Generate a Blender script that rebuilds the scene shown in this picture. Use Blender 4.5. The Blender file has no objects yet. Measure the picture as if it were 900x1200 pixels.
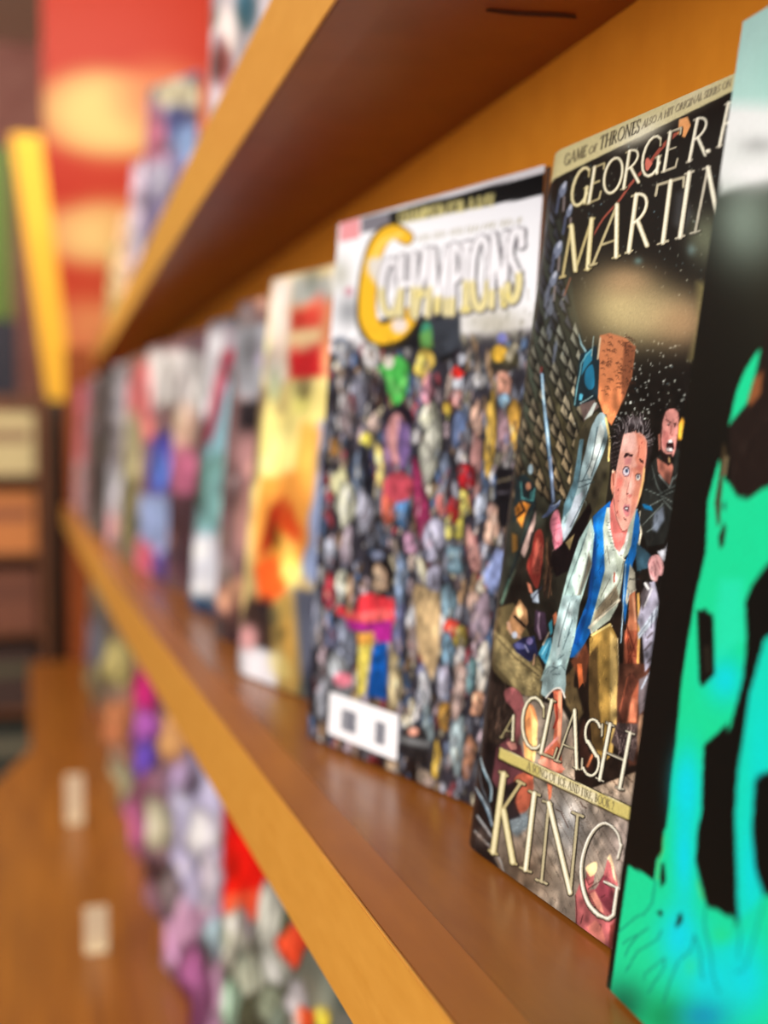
import bpy, bmesh, math, random
import numpy as np
from mathutils import Vector
random.seed(7); rng = np.random.RandomState(7)
SC = bpy.context.scene; COL = SC.collection
CZ = 1.10                      # eye height above the floor; all shelf heights below are relative to the eye

# ---------------------------------------------------------------- camera
FPX = 1500.0; VX, VY = 30.0, 513.0
PITCH = math.atan((600-VY)/FPX); YAW = math.atan((450-VX)/FPX*math.cos(PITCH))
cam = bpy.data.cameras.new('camera'); cam.sensor_fit = 'VERTICAL'; cam.sensor_height = 36; cam.lens = 36*FPX/1200
cam.clip_start = 0.01; cam.clip_end = 50
cam.dof.use_dof = True; cam.dof.focus_distance = 0.412; cam.dof.aperture_fstop = 5.3; cam.dof.aperture_blades = 0
co = bpy.data.objects.new('camera', cam); COL.objects.link(co)
co.location = (0, 0, CZ); co.rotation_euler = (math.pi/2-PITCH, 0, -YAW); SC.camera = co

# ---------------------------------------------------------------- light
w = bpy.data.worlds.new('world'); SC.world = w; w.use_nodes = True
w.node_tree.nodes['Background'].inputs[0].default_value = (1.0, .96, .92, 1)
w.node_tree.nodes['Background'].inputs[1].default_value = 0.20
def area(name, loc, target, sx, sy, power, col):
    l = bpy.data.lights.new(name, 'AREA'); l.shape = 'RECTANGLE'; l.size = sx; l.size_y = sy; l.energy = power; l.color = col
    o = bpy.data.objects.new(name, l); COL.objects.link(o); o.location = loc
    o.rotation_euler = (Vector(target)-Vector(loc)).to_track_quat('-Z', 'Y').to_euler(); return o
area('window_light', (-1.7, -0.4, CZ+0.5), (.15, .6, CZ+.05), 1.6, 1.5, 57, (1, .975, .955))
area('far_fill_light', (-1.4, 1.2, CZ+1.45), (.12, 2.1, CZ+.1), .6, .6, 40, (1, .93, .82))  # added fill brightening the far shelf edges, no window there
area('background_fill_light', (0.3, 2.9, CZ+1.7), (.2, 4.6, CZ+.2), .8, .8, 26, (1, .9, .78))  # added fill to lift the far background, no lamp seen
sp = bpy.data.lights.new('edge_fill_spot', 'SPOT'); sp.energy = 75; sp.spot_size = math.radians(34); sp.spot_blend = .8; sp.shadow_soft_size = .06; sp.color = (1, .95, .84)  # added unseen spot, makes the pale highlight on the upper shelf edge
so = bpy.data.objects.new('edge_fill_spot', sp); COL.objects.link(so); so.location = (-.75, 2.6, CZ+1.3)
so.rotation_euler = (Vector((.13, 2.0, CZ+.22))-so.location).to_track_quat('-Z', 'Y').to_euler()
area('ceiling_light', (-0.6, 2.6, CZ+1.5), (.2, 3.2, 0), .6, 2.0, 22, (1, .9, .75))
SC.view_settings.view_transform = 'Standard'; SC.view_settings.look = 'None'
SC.view_settings.exposure = -0.10; SC.view_settings.gamma = 1.0; SC.view_settings.use_curve_mapping = False

# ---------------------------------------------------------------- helpers
def lin(c):
    c = np.asarray(c, dtype=float)/255.0
    return np.where(c <= .04045, c/12.92, ((c+.055)/1.055)**2.4)
_m = {}
def mat(name, rgb, rough=.5, spec=.5, coat=0, noise=None, bump=0, nscale=30, stretch=(1, 1, 1)):
    if name in _m: return _m[name]
    m = bpy.data.materials.new(name); m.use_nodes = True; nt = m.node_tree; b = nt.nodes['Principled BSDF']
    c = lin(rgb)
    b.inputs['Base Color'].default_value = (*c, 1); b.inputs['Roughness'].default_value = rough
    b.inputs['Specular IOR Level'].default_value = spec; b.inputs['Coat Weight'].default_value = coat
    b.inputs['Coat Roughness'].default_value = .08
    if noise:
        tc = nt.nodes.new('ShaderNodeTexCoord'); mp = nt.nodes.new('ShaderNodeMapping'); mp.inputs['Scale'].default_value = stretch
        n = nt.nodes.new('ShaderNodeTexNoise'); n.inputs['Scale'].default_value = nscale; n.inputs['Detail'].default_value = 8
        r = nt.nodes.new('ShaderNodeValToRGB')
        r.color_ramp.elements[0].position = .3; r.color_ramp.elements[1].position = .72
        r.color_ramp.elements[0].color = (*lin(noise), 1); r.color_ramp.elements[1].color = (*c, 1)
        L = nt.links.new
        L(tc.outputs['Object'], mp.inputs[0]); L(mp.outputs[0], n.inputs['Vector']); L(n.outputs['Fac'], r.inputs[0]); L(r.outputs[0], b.inputs['Base Color'])
        if bump:
            bp = nt.nodes.new('ShaderNodeBump'); bp.inputs['Strength'].default_value = bump; bp.inputs['Distance'].default_value = .0006
            L(n.outputs['Fac'], bp.inputs['Height']); L(bp.outputs[0], b.inputs['Normal'])
    _m[name] = m; return m
def art_mat(name='printed_cover', rough=.38, spec=.16, coat=0.):
    if name in _m: return _m[name]
    m = bpy.data.materials.new(name); m.use_nodes = True; nt = m.node_tree; b = nt.nodes['Principled BSDF']
    a = nt.nodes.new('ShaderNodeAttribute'); a.attribute_name = 'ink'
    nt.links.new(a.outputs['Color'], b.inputs['Base Color'])
    b.inputs['Roughness'].default_value = rough; b.inputs['Specular IOR Level'].default_value = spec
    b.inputs['Coat Weight'].default_value = coat; b.inputs['Coat Roughness'].default_value = .12
    _m[name] = m; return m
def mesh_obj(name, verts, faces, m, parent=None, smooth=False):
    me = bpy.data.meshes.new(name); me.from_pydata([tuple(v) for v in verts], [], faces); me.update()
    if m: me.materials.append(m)
    if smooth: me.polygons.foreach_set('use_smooth', [True]*len(me.polygons))
    o = bpy.data.objects.new(name, me); COL.objects.link(o)
    if parent: o.parent = parent
    return o
def box(name, x0, x1, y0, y1, z0, z1, m, parent=None, bev=0):
    bm = bmesh.new(); bmesh.ops.create_cube(bm, size=1)
    for v in bm.verts:
        v.co = Vector(((x0+x1)/2+v.co.x*(x1-x0), (y0+y1)/2+v.co.y*(y1-y0), (z0+z1)/2+v.co.z*(z1-z0)))
    if bev: bmesh.ops.bevel(bm, geom=bm.edges[:], offset=bev, segments=2, affect='EDGES')
    me = bpy.data.meshes.new(name); bm.to_mesh(me); bm.free(); me.materials.append(m)
    o = bpy.data.objects.new(name, me); COL.objects.link(o)
    if parent: o.parent = parent
    return o
def prism(name, plan, z0, z1, m, parent=None, bev=0):
    bm = bmesh.new(); vs = [bm.verts.new((x, y, z0)) for x, y in plan]
    f = bm.faces.new(vs); r = bmesh.ops.extrude_face_region(bm, geom=[f])
    for v in [g for g in r['geom'] if isinstance(g, bmesh.types.BMVert)]: v.co.z = z1
    bmesh.ops.recalc_face_normals(bm, faces=bm.faces)
    if bev:
        es = [e for e in bm.edges if len(e.link_faces) == 2 and e.calc_face_angle(0) > .5]
        bmesh.ops.bevel(bm, geom=es, offset=bev, segments=2, affect='EDGES')
    me = bpy.data.meshes.new(name); bm.to_mesh(me); bm.free(); me.materials.append(m)
    o = bpy.data.objects.new(name, me); COL.objects.link(o)
    if parent: o.parent = parent
    return o
def empty(name, loc, label=None, cat=None, group=None):
    o = bpy.data.objects.new(name, None); COL.objects.link(o); o.location = loc; o.empty_display_size = .02
    if label: tag(o, label, cat, group)
    return o
def tag(o, label, cat, group=None):
    o['label'] = label; o['category'] = cat
    if group: o['group'] = group
    return o

# ---------------------------------------------------------------- ink painter (fills the covers' colour attribute)
class Canvas:
    """A drawing board: coordinates are those of the artwork tracing; s = samples per unit."""
    def __init__(c, x0, y0, x1, y1, s, base):
        c.x0, c.y0, c.s = x0, y0, s
        c.w = int((x1-x0)*s)+2; c.h = int((y1-y0)*s)+2
        c.a = np.empty((c.h, c.w, 3), np.float32); c.a[:] = np.array(base, np.float32)
        c.F = (0, 0, 1.0)
    def fr(c, ox, oy, s): c.F = (ox, oy, s); return c
    def pts(c, P):
        P = np.array(P, float); ox, oy, s = c.F
        return np.stack([ox+P[:, 0]/s, oy+P[:, 1]/s], 1)
    def win(c, P, m):
        i0 = max(0, int((P[:, 0].min()-m-c.x0)*c.s)); i1 = min(c.w, int((P[:, 0].max()+m-c.x0)*c.s)+2)
        j0 = max(0, int((P[:, 1].min()-m-c.y0)*c.s)); j1 = min(c.h, int((P[:, 1].max()+m-c.y0)*c.s)+2)
        if i1 <= i0 or j1 <= j0: return None
        X, Y = np.meshgrid(c.x0+np.arange(i0, i1)/c.s, c.y0+np.arange(j0, j1)/c.s)
        return (slice(j0, j1), slice(i0, i1)), X, Y
    def mix(c, sl, al, col):
        al = al[..., None]; col = np.asarray(col, np.float32)
        c.a[sl] = c.a[sl]*(1-al)+col*al
    @staticmethod
    def segd(X, Y, p, q):
        dx, dy = q-p; L = dx*dx+dy*dy+1e-9
        t = np.clip(((X-p[0])*dx+(Y-p[1])*dy)/L, 0, 1)
        return np.hypot(X-p[0]-t*dx, Y-p[1]-t*dy), t
    @staticmethod
    def smooth(P, n=5, closed=True):
        P = np.array(P, float); N = len(P); out = []
        rngN = N if closed else N-1
        for i in range(rngN):
            g = (lambda k: P[k % N]) if closed else (lambda k: P[min(max(k, 0), N-1)])
            a, b, d, e = g(i-1), g(i), g(i+1), g(i+2)
            for t in np.arange(n)/n:
                out.append(.5*((2*b)+(-a+d)*t+(2*a-5*b+4*d-e)*t*t+(-a+3*b-3*d+e)*t**3))
        if not closed: out.append(P[-1])
        return np.array(out)
    def poly(c, P, col, soft=.8, al=1., sm=False, col2=None, axis=1):
        P = c.pts(P)
        if sm: P = c.smooth(P)
        r = c.win(P, soft*2)
        if r is None: return c
        sl, X, Y = r; ins = np.zeros(X.shape, bool); d = np.full(X.shape, 1e9)
        for k in range(len(P)):
            p, q = P[k], P[(k+1) % len(P)]
            dd, _ = c.segd(X, Y, p, q); d = np.minimum(d, dd)
            if p[1] != q[1]:
                cond = ((p[1] > Y) != (q[1] > Y)) & (X < (q[0]-p[0])*(Y-p[1])/(q[1]-p[1])+p[0]); ins ^= cond
        sd = np.where(ins, -d, d); A = np.clip(.5-sd/soft, 0, 1)*al
        if col2 is not None:
            V = (X, Y)[axis]; lo = P[:, axis].min(); hi = P[:, axis].max(); t = np.clip((V-lo)/(hi-lo+1e-6), 0, 1)[..., None]
            col = np.array(col)*(1-t)+np.array(col2)*t
        c.mix(sl, A, col); return c
    def line(c, P, w, col, soft=.7, al=1., taper=(1, 1), sm=False):
        w = w/c.F[2]
        P = c.pts(P)
        if sm and len(P) > 2: P = c.smooth(P, 5, False)
        r = c.win(P, w+soft*2)
        if r is None: return c
        sl, X, Y = r; A = np.zeros(X.shape); n = len(P)-1
        for k in range(n):
            d, t = c.segd(X, Y, P[k], P[k+1]); f = (k+t)/n
            ww = w*.5*(taper[0]+(taper[1]-taper[0])*f)
            A = np.maximum(A, np.clip(.5-(d-ww)/soft, 0, 1)*np.clip(ww*4/soft, 0, 1))
        c.mix(sl, A*al, col); return c
    def ell(c, cx, cy, rx, ry, col, rot=0, soft=.8, al=1.):
        ox, oy, s = c.F; cx = ox+cx/s; cy = oy+cy/s; rx /= s; ry /= s
        R_ = max(rx, ry)+soft*2; r = c.win(np.array([[cx-R_, cy-R_], [cx+R_, cy+R_]]), 0)
        if r is None: return c
        sl, X, Y = r; ca, sa = math.cos(rot), math.sin(rot); x = (X-cx)*ca+(Y-cy)*sa; y = -(X-cx)*sa+(Y-cy)*ca
        q = np.hypot(x/rx, y/ry); A = np.clip(.5-(q-1)*min(rx, ry)/soft, 0, 1)
        c.mix(sl, A*al, col); return c
    def glow(c, cx, cy, rx, ry, col, al=1., rot=0):
        ox, oy, s = c.F; cx = ox+cx/s; cy = oy+cy/s; rx /= s; ry /= s; R_ = max(rx, ry)*2.2
        r = c.win(np.array([[cx-R_, cy-R_], [cx+R_, cy+R_]]), 0)
        if r is None: return c
        sl, X, Y = r; ca, sa = math.cos(rot), math.sin(rot); x = (X-cx)*ca+(Y-cy)*sa; y = -(X-cx)*sa+(Y-cy)*ca
        c.mix(sl, np.exp(-((x/rx)**2+(y/ry)**2)*1.2)*al, col); return c
    def grain(c, amp, cell=1):
        n = rng.randn(c.h//cell+2, c.w//cell+2); n = np.kron(n, np.ones((cell, cell)))[:c.h, :c.w]
        c.a *= (1+amp*n[..., None]); return c
    def mottle(c, amp, cx, cy, ymin=-1e9):
        """printed tonal variation: smooth random value noise, cell size cx x cy drawing units"""
        nx = int(c.w/c.s/cx)+3; ny = int(c.h/c.s/cy)+3; g = rng.randn(ny, nx)
        fx = np.arange(c.w)/c.s/cx; fy = np.arange(c.h)/c.s/cy; i = fx.astype(int); j = fy.astype(int); u = fx-i; v = fy-j
        u = u*u*(3-2*u); v = v*v*(3-2*v); v = v[:, None]
        n = (g[j][:, i]*(1-u)+g[j][:, i+1]*u)*(1-v)+(g[j+1][:, i]*(1-u)+g[j+1][:, i+1]*u)*v
        n *= np.clip((c.y0+np.arange(c.h)/c.s-ymin)/25, 0, 1)[:, None]
        c.a *= np.clip(1+amp*n[..., None], .15, 1.6); return c
    def sample(c, x, y):
        fx = np.clip((x-c.x0)*c.s, 0, c.w-1.001); fy = np.clip((y-c.y0)*c.s, 0, c.h-1.001)
        i = fx.astype(int); j = fy.astype(int); u = (fx-i)[..., None]; v = (fy-j)[..., None]; a = c.a
        return (a[j, i]*(1-u)+a[j, i+1]*u)*(1-v)+(a[j+1, i]*(1-u)+a[j+1, i+1]*u)*v

# ---- lettering: unit glyphs (x right 0..1, y up 0..1), strokes (points, weight)
def arc(cx, cy, rx, ry, a0, a1, n=12):
    return [(cx+rx*math.cos(math.radians(a0+(a1-a0)*k/n)), cy+ry*math.sin(math.radians(a0+(a1-a0)*k/n))) for k in range(n+1)]
K1, K2, K3 = 1.0, .55, .45
def sf(x, y, w=.13): return ([(x-w, y), (x+w, y)], K3)
GL = {
 'A': ([([(.08, 0), (.55, 1)], K2), ([(.55, 1), (.9, 0)], K1), ([(.24, .33), (.78, .33)], K3), sf(.1, 0, .12), sf(.9, 0, .13)], .85),
 'B': ([([(.22, 0), (.22, 1)], K1), (arc(.22, .76, .52, .24, 90, -90), .7), (arc(.22, .27, .62, .27, 90, -90), .8), sf(.16, 0), sf(.16, 1)], .62),
 'C': ([(arc(.56, .5, .46, .5, 48, 312), .8), ([(.87, .87), (.9, .68)], K2), ([(.87, .13), (.9, .27)], K2)], .78),
 'D': ([([(.2, 0), (.2, 1)], K1), (arc(.2, .5, .72, .5, 90, -90), .8), sf(.14, 0), sf(.14, 1)], .8),
 'E': ([([(.24, 0), (.24, 1)], K1), ([(.1, 1), (.85, 1), (.86, .84)], K2), ([(.24, .53), (.7, .53)], K2), ([(.1, 0), (.88, 0), (.92, .2)], K2)], .55),
 'F': ([([(.26, 0), (.26, 1)], K1), ([(.1, 1), (.88, 1), (.89, .84)], K2), ([(.26, .53), (.72, .53)], K2), sf(.26, 0, .15)], .52),
 'G': ([(arc(.55, .5, .47, .5, 50, 330), .85), ([(.86, .88), (.89, .7)], K2), ([(.88, .0), (.88, .42)], K1), sf(.86, .42, .14)], .85),
 'H': ([([(.16, 0), (.16, 1)], K1), ([(.84, 0), (.84, 1)], K1), ([(.16, .5), (.84, .5)], K2), sf(.16, 0), sf(.16, 1), sf(.84, 0), sf(.84, 1)], .82),
 'I': ([([(.5, 0), (.5, 1)], K1), sf(.5, 0, .36), sf(.5, 1, .36)], .3),
 'K': ([([(.2, 0), (.2, 1)], K1), ([(.2, .45), (.8, 1)], K2), ([(.36, .56), (.88, 0)], K1), sf(.2, 0), sf(.2, 1), sf(.8, 1, .12), sf(.9, 0, .1)], .72),
 'L': ([([(.24, 0), (.24, 1)], K1), sf(.24, 1, .18), ([(.1, 0), (.86, 0), (.92, .2)], K2)], .55),
 'M': ([([(.1, 0), (.18, 1)], K2), ([(.18, 1), (.5, .05)], K1), ([(.5, .05), (.82, 1)], K2), ([(.82, 1), (.9, 0)], K1), sf(.1, 0, .09), sf(.9, 0, .1), sf(.15, 1, .06), sf(.85, 1, .06)], 1.02),
 'N': ([([(.16, 0), (.16, 1)], K2), ([(.16, 1), (.84, 0)], K1), ([(.84, 0), (.84, 1)], K2), sf(.16, 0), sf(.12, 1, .1), sf(.84, 1)], .85),
 'O': ([(arc(.5, .5, .44, .5, 0, 360, 24), .8)], .92),
 'P': ([([(.22, 0), (.22, 1)], K1), (arc(.22, .74, .58, .26, 90, -90), .7), sf(.22, 0, .16), sf(.16, 1)], .6),
 'R': ([([(.2, 0), (.2, 1)], K1), (arc(.2, .75, .5, .25, 90, -90), .7), ([(.42, .5), (.95, 0)], K1), sf(.2, 0, .14), sf(.14, 1)], .72),
 'S': ([([(.8, .97), (.83, .77)], K2), (arc(.46, .75, .34, .25, 40, 230), .7), ([(.27, .58), (.7, .38)], K1), (arc(.46, .25, .36, .25, 35, -140), .7), ([(.12, .06), (.1, .24)], K2)], .52),
 'T': ([([(.5, 0), (.5, 1)], K1), ([(.04, .84), (.06, 1), (.94, 1), (.96, .84)], K2), sf(.5, 0, .17)], .72),
 'U': ([([(.18, 1), (.18, .35)], K1), (arc(.5, .33, .32, .33, 180, 360), .7), ([(.82, .35), (.82, 1)], K2)], .8),
 'W': ([([(.05, 1), (.3, 0)], K1), ([(.3, 0), (.5, 1)], K2), ([(.5, 1), (.72, 0)], K1), ([(.72, 0), (.95, 1)], K2)], 1.1),
 'Y': ([([(.08, 1), (.5, .48)], K1), ([(.5, .48), (.92, 1)], K2), ([(.5, 0), (.5, .48)], K1)], .7),
 'V': ([([(.08, 1), (.5, 0)], K1), ([(.5, 0), (.92, 1)], K2)], .75),
 'X': ([([(.1, 1), (.9, 0)], K1), ([(.1, 0), (.9, 1)], K2)], .7),
 '2': ([(arc(.45, .72, .33, .28, 160, -40), .7), ([(.7, .54), (.12, 0)], K2), ([(.12, 0), (.85, 0)], K2)], .5),
 '.': ([([(.4, .03), (.6, .03)], 1.3)], .22), ',': ([([(.5, .05), (.35, -.15)], .8)], .22), ' ': ([], .35)}
def glyph(c, ch, bl, rt, up, w, col, outline=None, ow=1.6, hi=None):
    """bl origin, rt right vector, up vector in the canvas' current frame; w stroke width in drawing units"""
    bl, rt, up = map(lambda v: np.array(v, float), (bl, rt, up))
    S = [([tuple(bl+rt*x+up*y) for x, y in P], k) for P, k in GL[ch][0]]
    if outline is not None:
        for P, k in S: c.line([(x+c.F[2]*.35, y+c.F[2]*.45) for x, y in P], w*k+ow, outline, .8)
    for P, k in S: c.line(P, w*k, col, .7)
    if hi is not None:
        for P, k in S:
            if k > .6: c.line([(x-c.F[2]*.35, y-c.F[2]*.25) for x, y in P], w*k*.55, hi, .7, .9)
def text(c, s, p, adv, up, w, col, gap=.1, **k):
    """adv: vector for one em of width (same length as the cap height)"""
    p = np.array(p, float); adv = np.array(adv, float)
    for ch in s:
        wd = GL[ch][1]; glyph(c, ch, p, adv*wd, up, w, col, **k); p = p+adv*(wd+gap)
    return p

# ---------------------------------------------------------------- perspective bookkeeping for tracing artwork off the reference
_F = np.array([math.sin(YAW)*math.cos(PITCH), math.cos(YAW)*math.cos(PITCH), -math.sin(PITCH)])
_R = np.array([math.cos(YAW), -math.sin(YAW), 0]); _U = np.cross(_R, _F)
def proj(P):
    P = np.asarray(P, float); z = P@_F
    return np.stack([450+FPX*(P@_R)/z, 600-FPX*(P@_U)/z], -1)
def homography(dst):
    """unit square (0,0 TL; 1,0 TR; 1,1 BR; 0,1 BL) -> four tracing corners"""
    A = []; b = []
    for (u, v), (x, y) in zip(((0, 0), (1, 0), (1, 1), (0, 1)), dst):
        A += [[u, v, 1, 0, 0, 0, -u*x, -v*x], [0, 0, 0, u, v, 1, -u*y, -v*y]]; b += [x, y]
    return np.append(np.linalg.solve(np.array(A), np.array(b)), 1).reshape(3, 3)

# ---------------------------------------------------------------- comic book builder
INK = 0.86                      # printed white reflects 86 %
PAPER = mat('paper_pages', (214, 205, 188), .8, .2, noise=(196, 186, 168), nscale=400, stretch=(1, 1, .05))
def comic(B, ang, lean, label, canvas, W=.168, H=.26, t=.0035, nu=44, nv=60, bow=.002, roll=.0, group=None,
          back=(60, 55, 60), cat='comic book', umax=1.0, mname='printed_cover', frame=None):
    """B: far bottom corner (relative to the eye); ang: how far the near edge turns to the wall; lean: degrees back"""
    B = np.array(B, float); a = math.radians(ang); l = math.radians(lean)
    D = np.array([math.sin(a), -math.cos(a), 0.]); Nh = np.array([math.cos(a), math.sin(a), 0.])      # Nh points to the wall
    UP = Nh*math.sin(l)+np.array([0, 0, 1.])*math.cos(l); N = -(Nh*math.cos(l)-np.array([0, 0, 1.])*math.sin(l))
    def S(u, v, off=0.):
        u = np.asarray(u, float)[..., None]; v = np.asarray(v, float)[..., None]
        b = bow*np.sin(math.pi*v)*(.5+.5*np.cos(math.pi*(u-.3))) - roll*np.clip(1-u/.07, 0, 1)**2
        return B+D*W*u+UP*H*(1-v)+N*(b+off)+np.array([0, 0, .0006])
    root = empty('comic_book', (0, 0, 0), label, cat, group)
    org = B+np.array([0, 0, CZ]); root.location = tuple(org)
    us = np.concatenate([np.linspace(0, umax, nu), np.linspace(umax, 1, 9)[1:]]) if umax < 1 else np.linspace(0, 1, nu)
    vs = np.linspace(0, 1, nv); UU, VV = np.meshgrid(us, vs); P = S(UU, VV)-B
    n1, n2 = P.shape[1], P.shape[0]
    me = bpy.data.meshes.new('front_cover'); co_ = P.reshape(-1, 3).astype(np.float32)
    I = np.arange(n1*n2).reshape(n2, n1); Q = np.stack([I[1:, :-1], I[1:, 1:], I[:-1, 1:], I[:-1, :-1]], -1).reshape(-1, 4)
    me.vertices.add(len(co_)); me.vertices.foreach_set('co', co_.ravel())
    me.loops.add(Q.size); me.loops.foreach_set('vertex_index', Q.ravel().astype(np.int32))
    me.polygons.add(len(Q)); me.polygons.foreach_set('loop_start', (np.arange(len(Q))*4).astype(np.int32))
    me.polygons.foreach_set('loop_total', np.full(len(Q), 4, np.int32)); me.polygons.foreach_set('use_smooth', np.ones(len(Q), bool))
    me.update(calc_edges=True); me.validate()
    if frame is None:
        corners = [B+UP*H, B+UP*H+D*W, B+D*W, B]; frame = [tuple(proj(c_)) for c_ in corners]
    Hm = homography(frame); q = np.stack([UU.ravel(), VV.ravel(), np.ones(UU.size)], 0); r = Hm@q; px, py = r[0]/r[2], r[1]/r[2]
    if callable(canvas): canvas = canvas(frame)
    colr = np.clip(canvas.sample(px, py), 0, 255); rgba = np.ones((len(colr), 4), np.float32); rgba[:, :3] = lin(colr)*INK
    at = me.attributes.new('ink', 'FLOAT_COLOR', 'POINT'); at.data.foreach_set('color', rgba.ravel())
    me.materials.append(art_mat(mname)); o = bpy.data.objects.new('front_cover', me); COL.objects.link(o); o.parent = root
    # page block and back cover follow the same bend
    def slab(name, o0, o1, ins, m):
        uu = np.linspace(ins/W, 1-ins/W, 12); vv = np.linspace(ins/H, 1-ins/H, 10); A, V_ = np.meshgrid(uu, vv)
        f0 = (S(A, V_, o0)-B).reshape(-1, 3); f1 = (S(A, V_, o1)-B).reshape(-1, 3); m_ = len(f0); J = np.arange(m_).reshape(10, 12)
        F_ = []
        for i in range(9):
            for j in range(11):
                F_.append((J[i+1, j], J[i+1, j+1], J[i, j+1], J[i, j])); F_.append(tuple(m_+k for k in (J[i, j], J[i, j+1], J[i+1, j+1], J[i+1, j])))
        ring = list(J[0, :])+list(J[1:, -1])+list(J[-1, -2::-1])+list(J[-2:0:-1, 0])
        for k in range(len(ring)):
            a_, b_ = ring[k], ring[(k+1) % len(ring)]; F_.append((a_, b_, m_+b_, m_+a_))
        return mesh_obj(name, np.vstack([f0, f1]), F_, m, root)
    slab('pages', -.0002, -t+.0004, .0012, PAPER)
    slab('back_cover', -t+.00035, -t+.0001, .0, mat('cover_ink_%d_%d_%d' % back, back, .35))
    return root, (S, B, np.linalg.inv(Hm))

# ---------------------------------------------------------------- bookcase
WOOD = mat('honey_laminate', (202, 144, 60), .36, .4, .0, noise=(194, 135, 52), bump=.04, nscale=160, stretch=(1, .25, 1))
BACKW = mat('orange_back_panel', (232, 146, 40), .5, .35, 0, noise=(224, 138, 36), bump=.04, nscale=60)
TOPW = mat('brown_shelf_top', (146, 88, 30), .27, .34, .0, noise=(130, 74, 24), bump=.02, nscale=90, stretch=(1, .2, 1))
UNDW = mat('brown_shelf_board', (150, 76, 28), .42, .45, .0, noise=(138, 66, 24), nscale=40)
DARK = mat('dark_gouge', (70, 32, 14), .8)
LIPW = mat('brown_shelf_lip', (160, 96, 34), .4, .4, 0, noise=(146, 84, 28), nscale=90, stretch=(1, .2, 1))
XW = .224; YN, YF = -.35, 3.05
def edge_low(y): return float(np.interp(y, [-.35, .31, .91, 1.37, 3.05], [.107, .106, .097, .090, .080]))
def edge_up(y): return float(np.interp(y, [-.35, .48, .77, 1.86, 3.05], [.108, .1107, .1158, .136, .155]))
case = empty('bookcase', (0, 0, 0), 'long honey-orange wooden bookcase with two rows of upright comics seen along its length', 'bookcase')
YS = [YN, .31, .91, 1.37, 2.2, YF]
for (zt, ef, top) in ((.206, edge_up, 1), (-.155, edge_low, 0)):
    zb = zt-.045
    fr_ = [(ef(y), y) for y in YS]; inn = [(ef(y)+.021, y) for y in YS][::-1]
    inn2 = [(ef(y)+.0015, y) for y in YS]
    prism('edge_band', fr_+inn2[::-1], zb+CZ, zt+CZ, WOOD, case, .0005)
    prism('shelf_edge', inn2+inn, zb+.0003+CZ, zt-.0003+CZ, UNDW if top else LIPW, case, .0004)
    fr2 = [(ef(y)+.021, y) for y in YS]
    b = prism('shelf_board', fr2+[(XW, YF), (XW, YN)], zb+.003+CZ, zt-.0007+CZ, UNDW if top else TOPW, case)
DECKW = mat('amber_deck', (158, 96, 28), .3, .5, .0, noise=(124, 70, 22), nscale=7, stretch=(14, .6, 1))
prism('base_deck', [(-.06, YN), (XW, YN), (XW, YF), (.0, YF), (.0, 2.2), (-.06, 1.95)], -.548+CZ, -.5187+CZ, DECKW, case, .002)
box('base_cabinet', .03, XW, YN, YF, .06, CZ-.548, UNDW, case)
box('back_panel', XW, XW+.016, YN, YF, .04, CZ+.30, BACKW, case)
box('side_panel', .09, XW, YF, YF+.018, .04, CZ+.206, UNDW, case)
box('plinth', .06, XW, YN, YF, 0, .06, UNDW, case)
# splinter gouge in the underside of the top board
gz = .206-.045+.003+CZ    # the underside itself
gm = []
for k in range(13):
    t_ = k/12; xx = .172+.037*t_; yy = .4705+.0012*math.sin(t_*5); ww = .0002+.0022*t_**.6*min(1, (1-t_)*6)
    gm.append((xx, yy, ww))
gv = []; gf = []
for xx, yy, ww in gm: gv += [(xx, yy-ww, gz-.0003), (xx, yy, gz-.0014), (xx, yy+ww, gz-.0003)]
for k in range(12):
    for j in range(2): gf.append((3*k+j, 3*k+j+1, 3*k+j+4, 3*k+j+3))
g = mesh_obj('gouge', gv, gf, DARK, case); g['label'] = 'dark splinter scar in the underside of the top shelf'

# ---------------------------------------------------------------- room
FLOOR = mat('amber_wood_floor', (150, 98, 34), .25, .5, .3, noise=(120, 74, 26), nscale=14, stretch=(8, .6, 1))
ROSE = mat('rose_wall', (232, 172, 162), .8, .3, noise=(206, 142, 134), nscale=5)
def setting(o): o['kind'] = 'structure'; return o
fl = setting(empty('floor', (0, 0, 0)))
for i in range(20):
    x0 = -2.6+i*.24
    for j, (y0, y1) in enumerate(((-2.5, 0.8+.31*(i % 3)), (0.8+.31*(i % 3), 3.1+.27*(i % 4)), (3.1+.27*(i % 4), 6.2))):
        box('floor_plank', x0+.001, x0+.239, y0+.001, y1-.001, -.02, 0, FLOOR, fl, .0015)
setting(box('wall_far', -3, 3, 6.2, 6.3, -.02, 3.0, ROSE))
setting(box('reflection_stop_left', -3.1, -3, -2.5, 6.2, 0, 3.0, mat('reflection_stop_brown', (92, 66, 50), .9)))  # unseen, added dark to keep world reflections off the covers
setting(box('wall_right', 2.2, 2.3, -2.5, 6.2, 0, 3.0, mat('cream_wall', (214, 196, 168), .8)))
setting(box('ceiling', -3, 3, -2.5, 6.2, 2.9, 3.0, mat('white_ceiling', (226, 218, 204), .9)))

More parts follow.
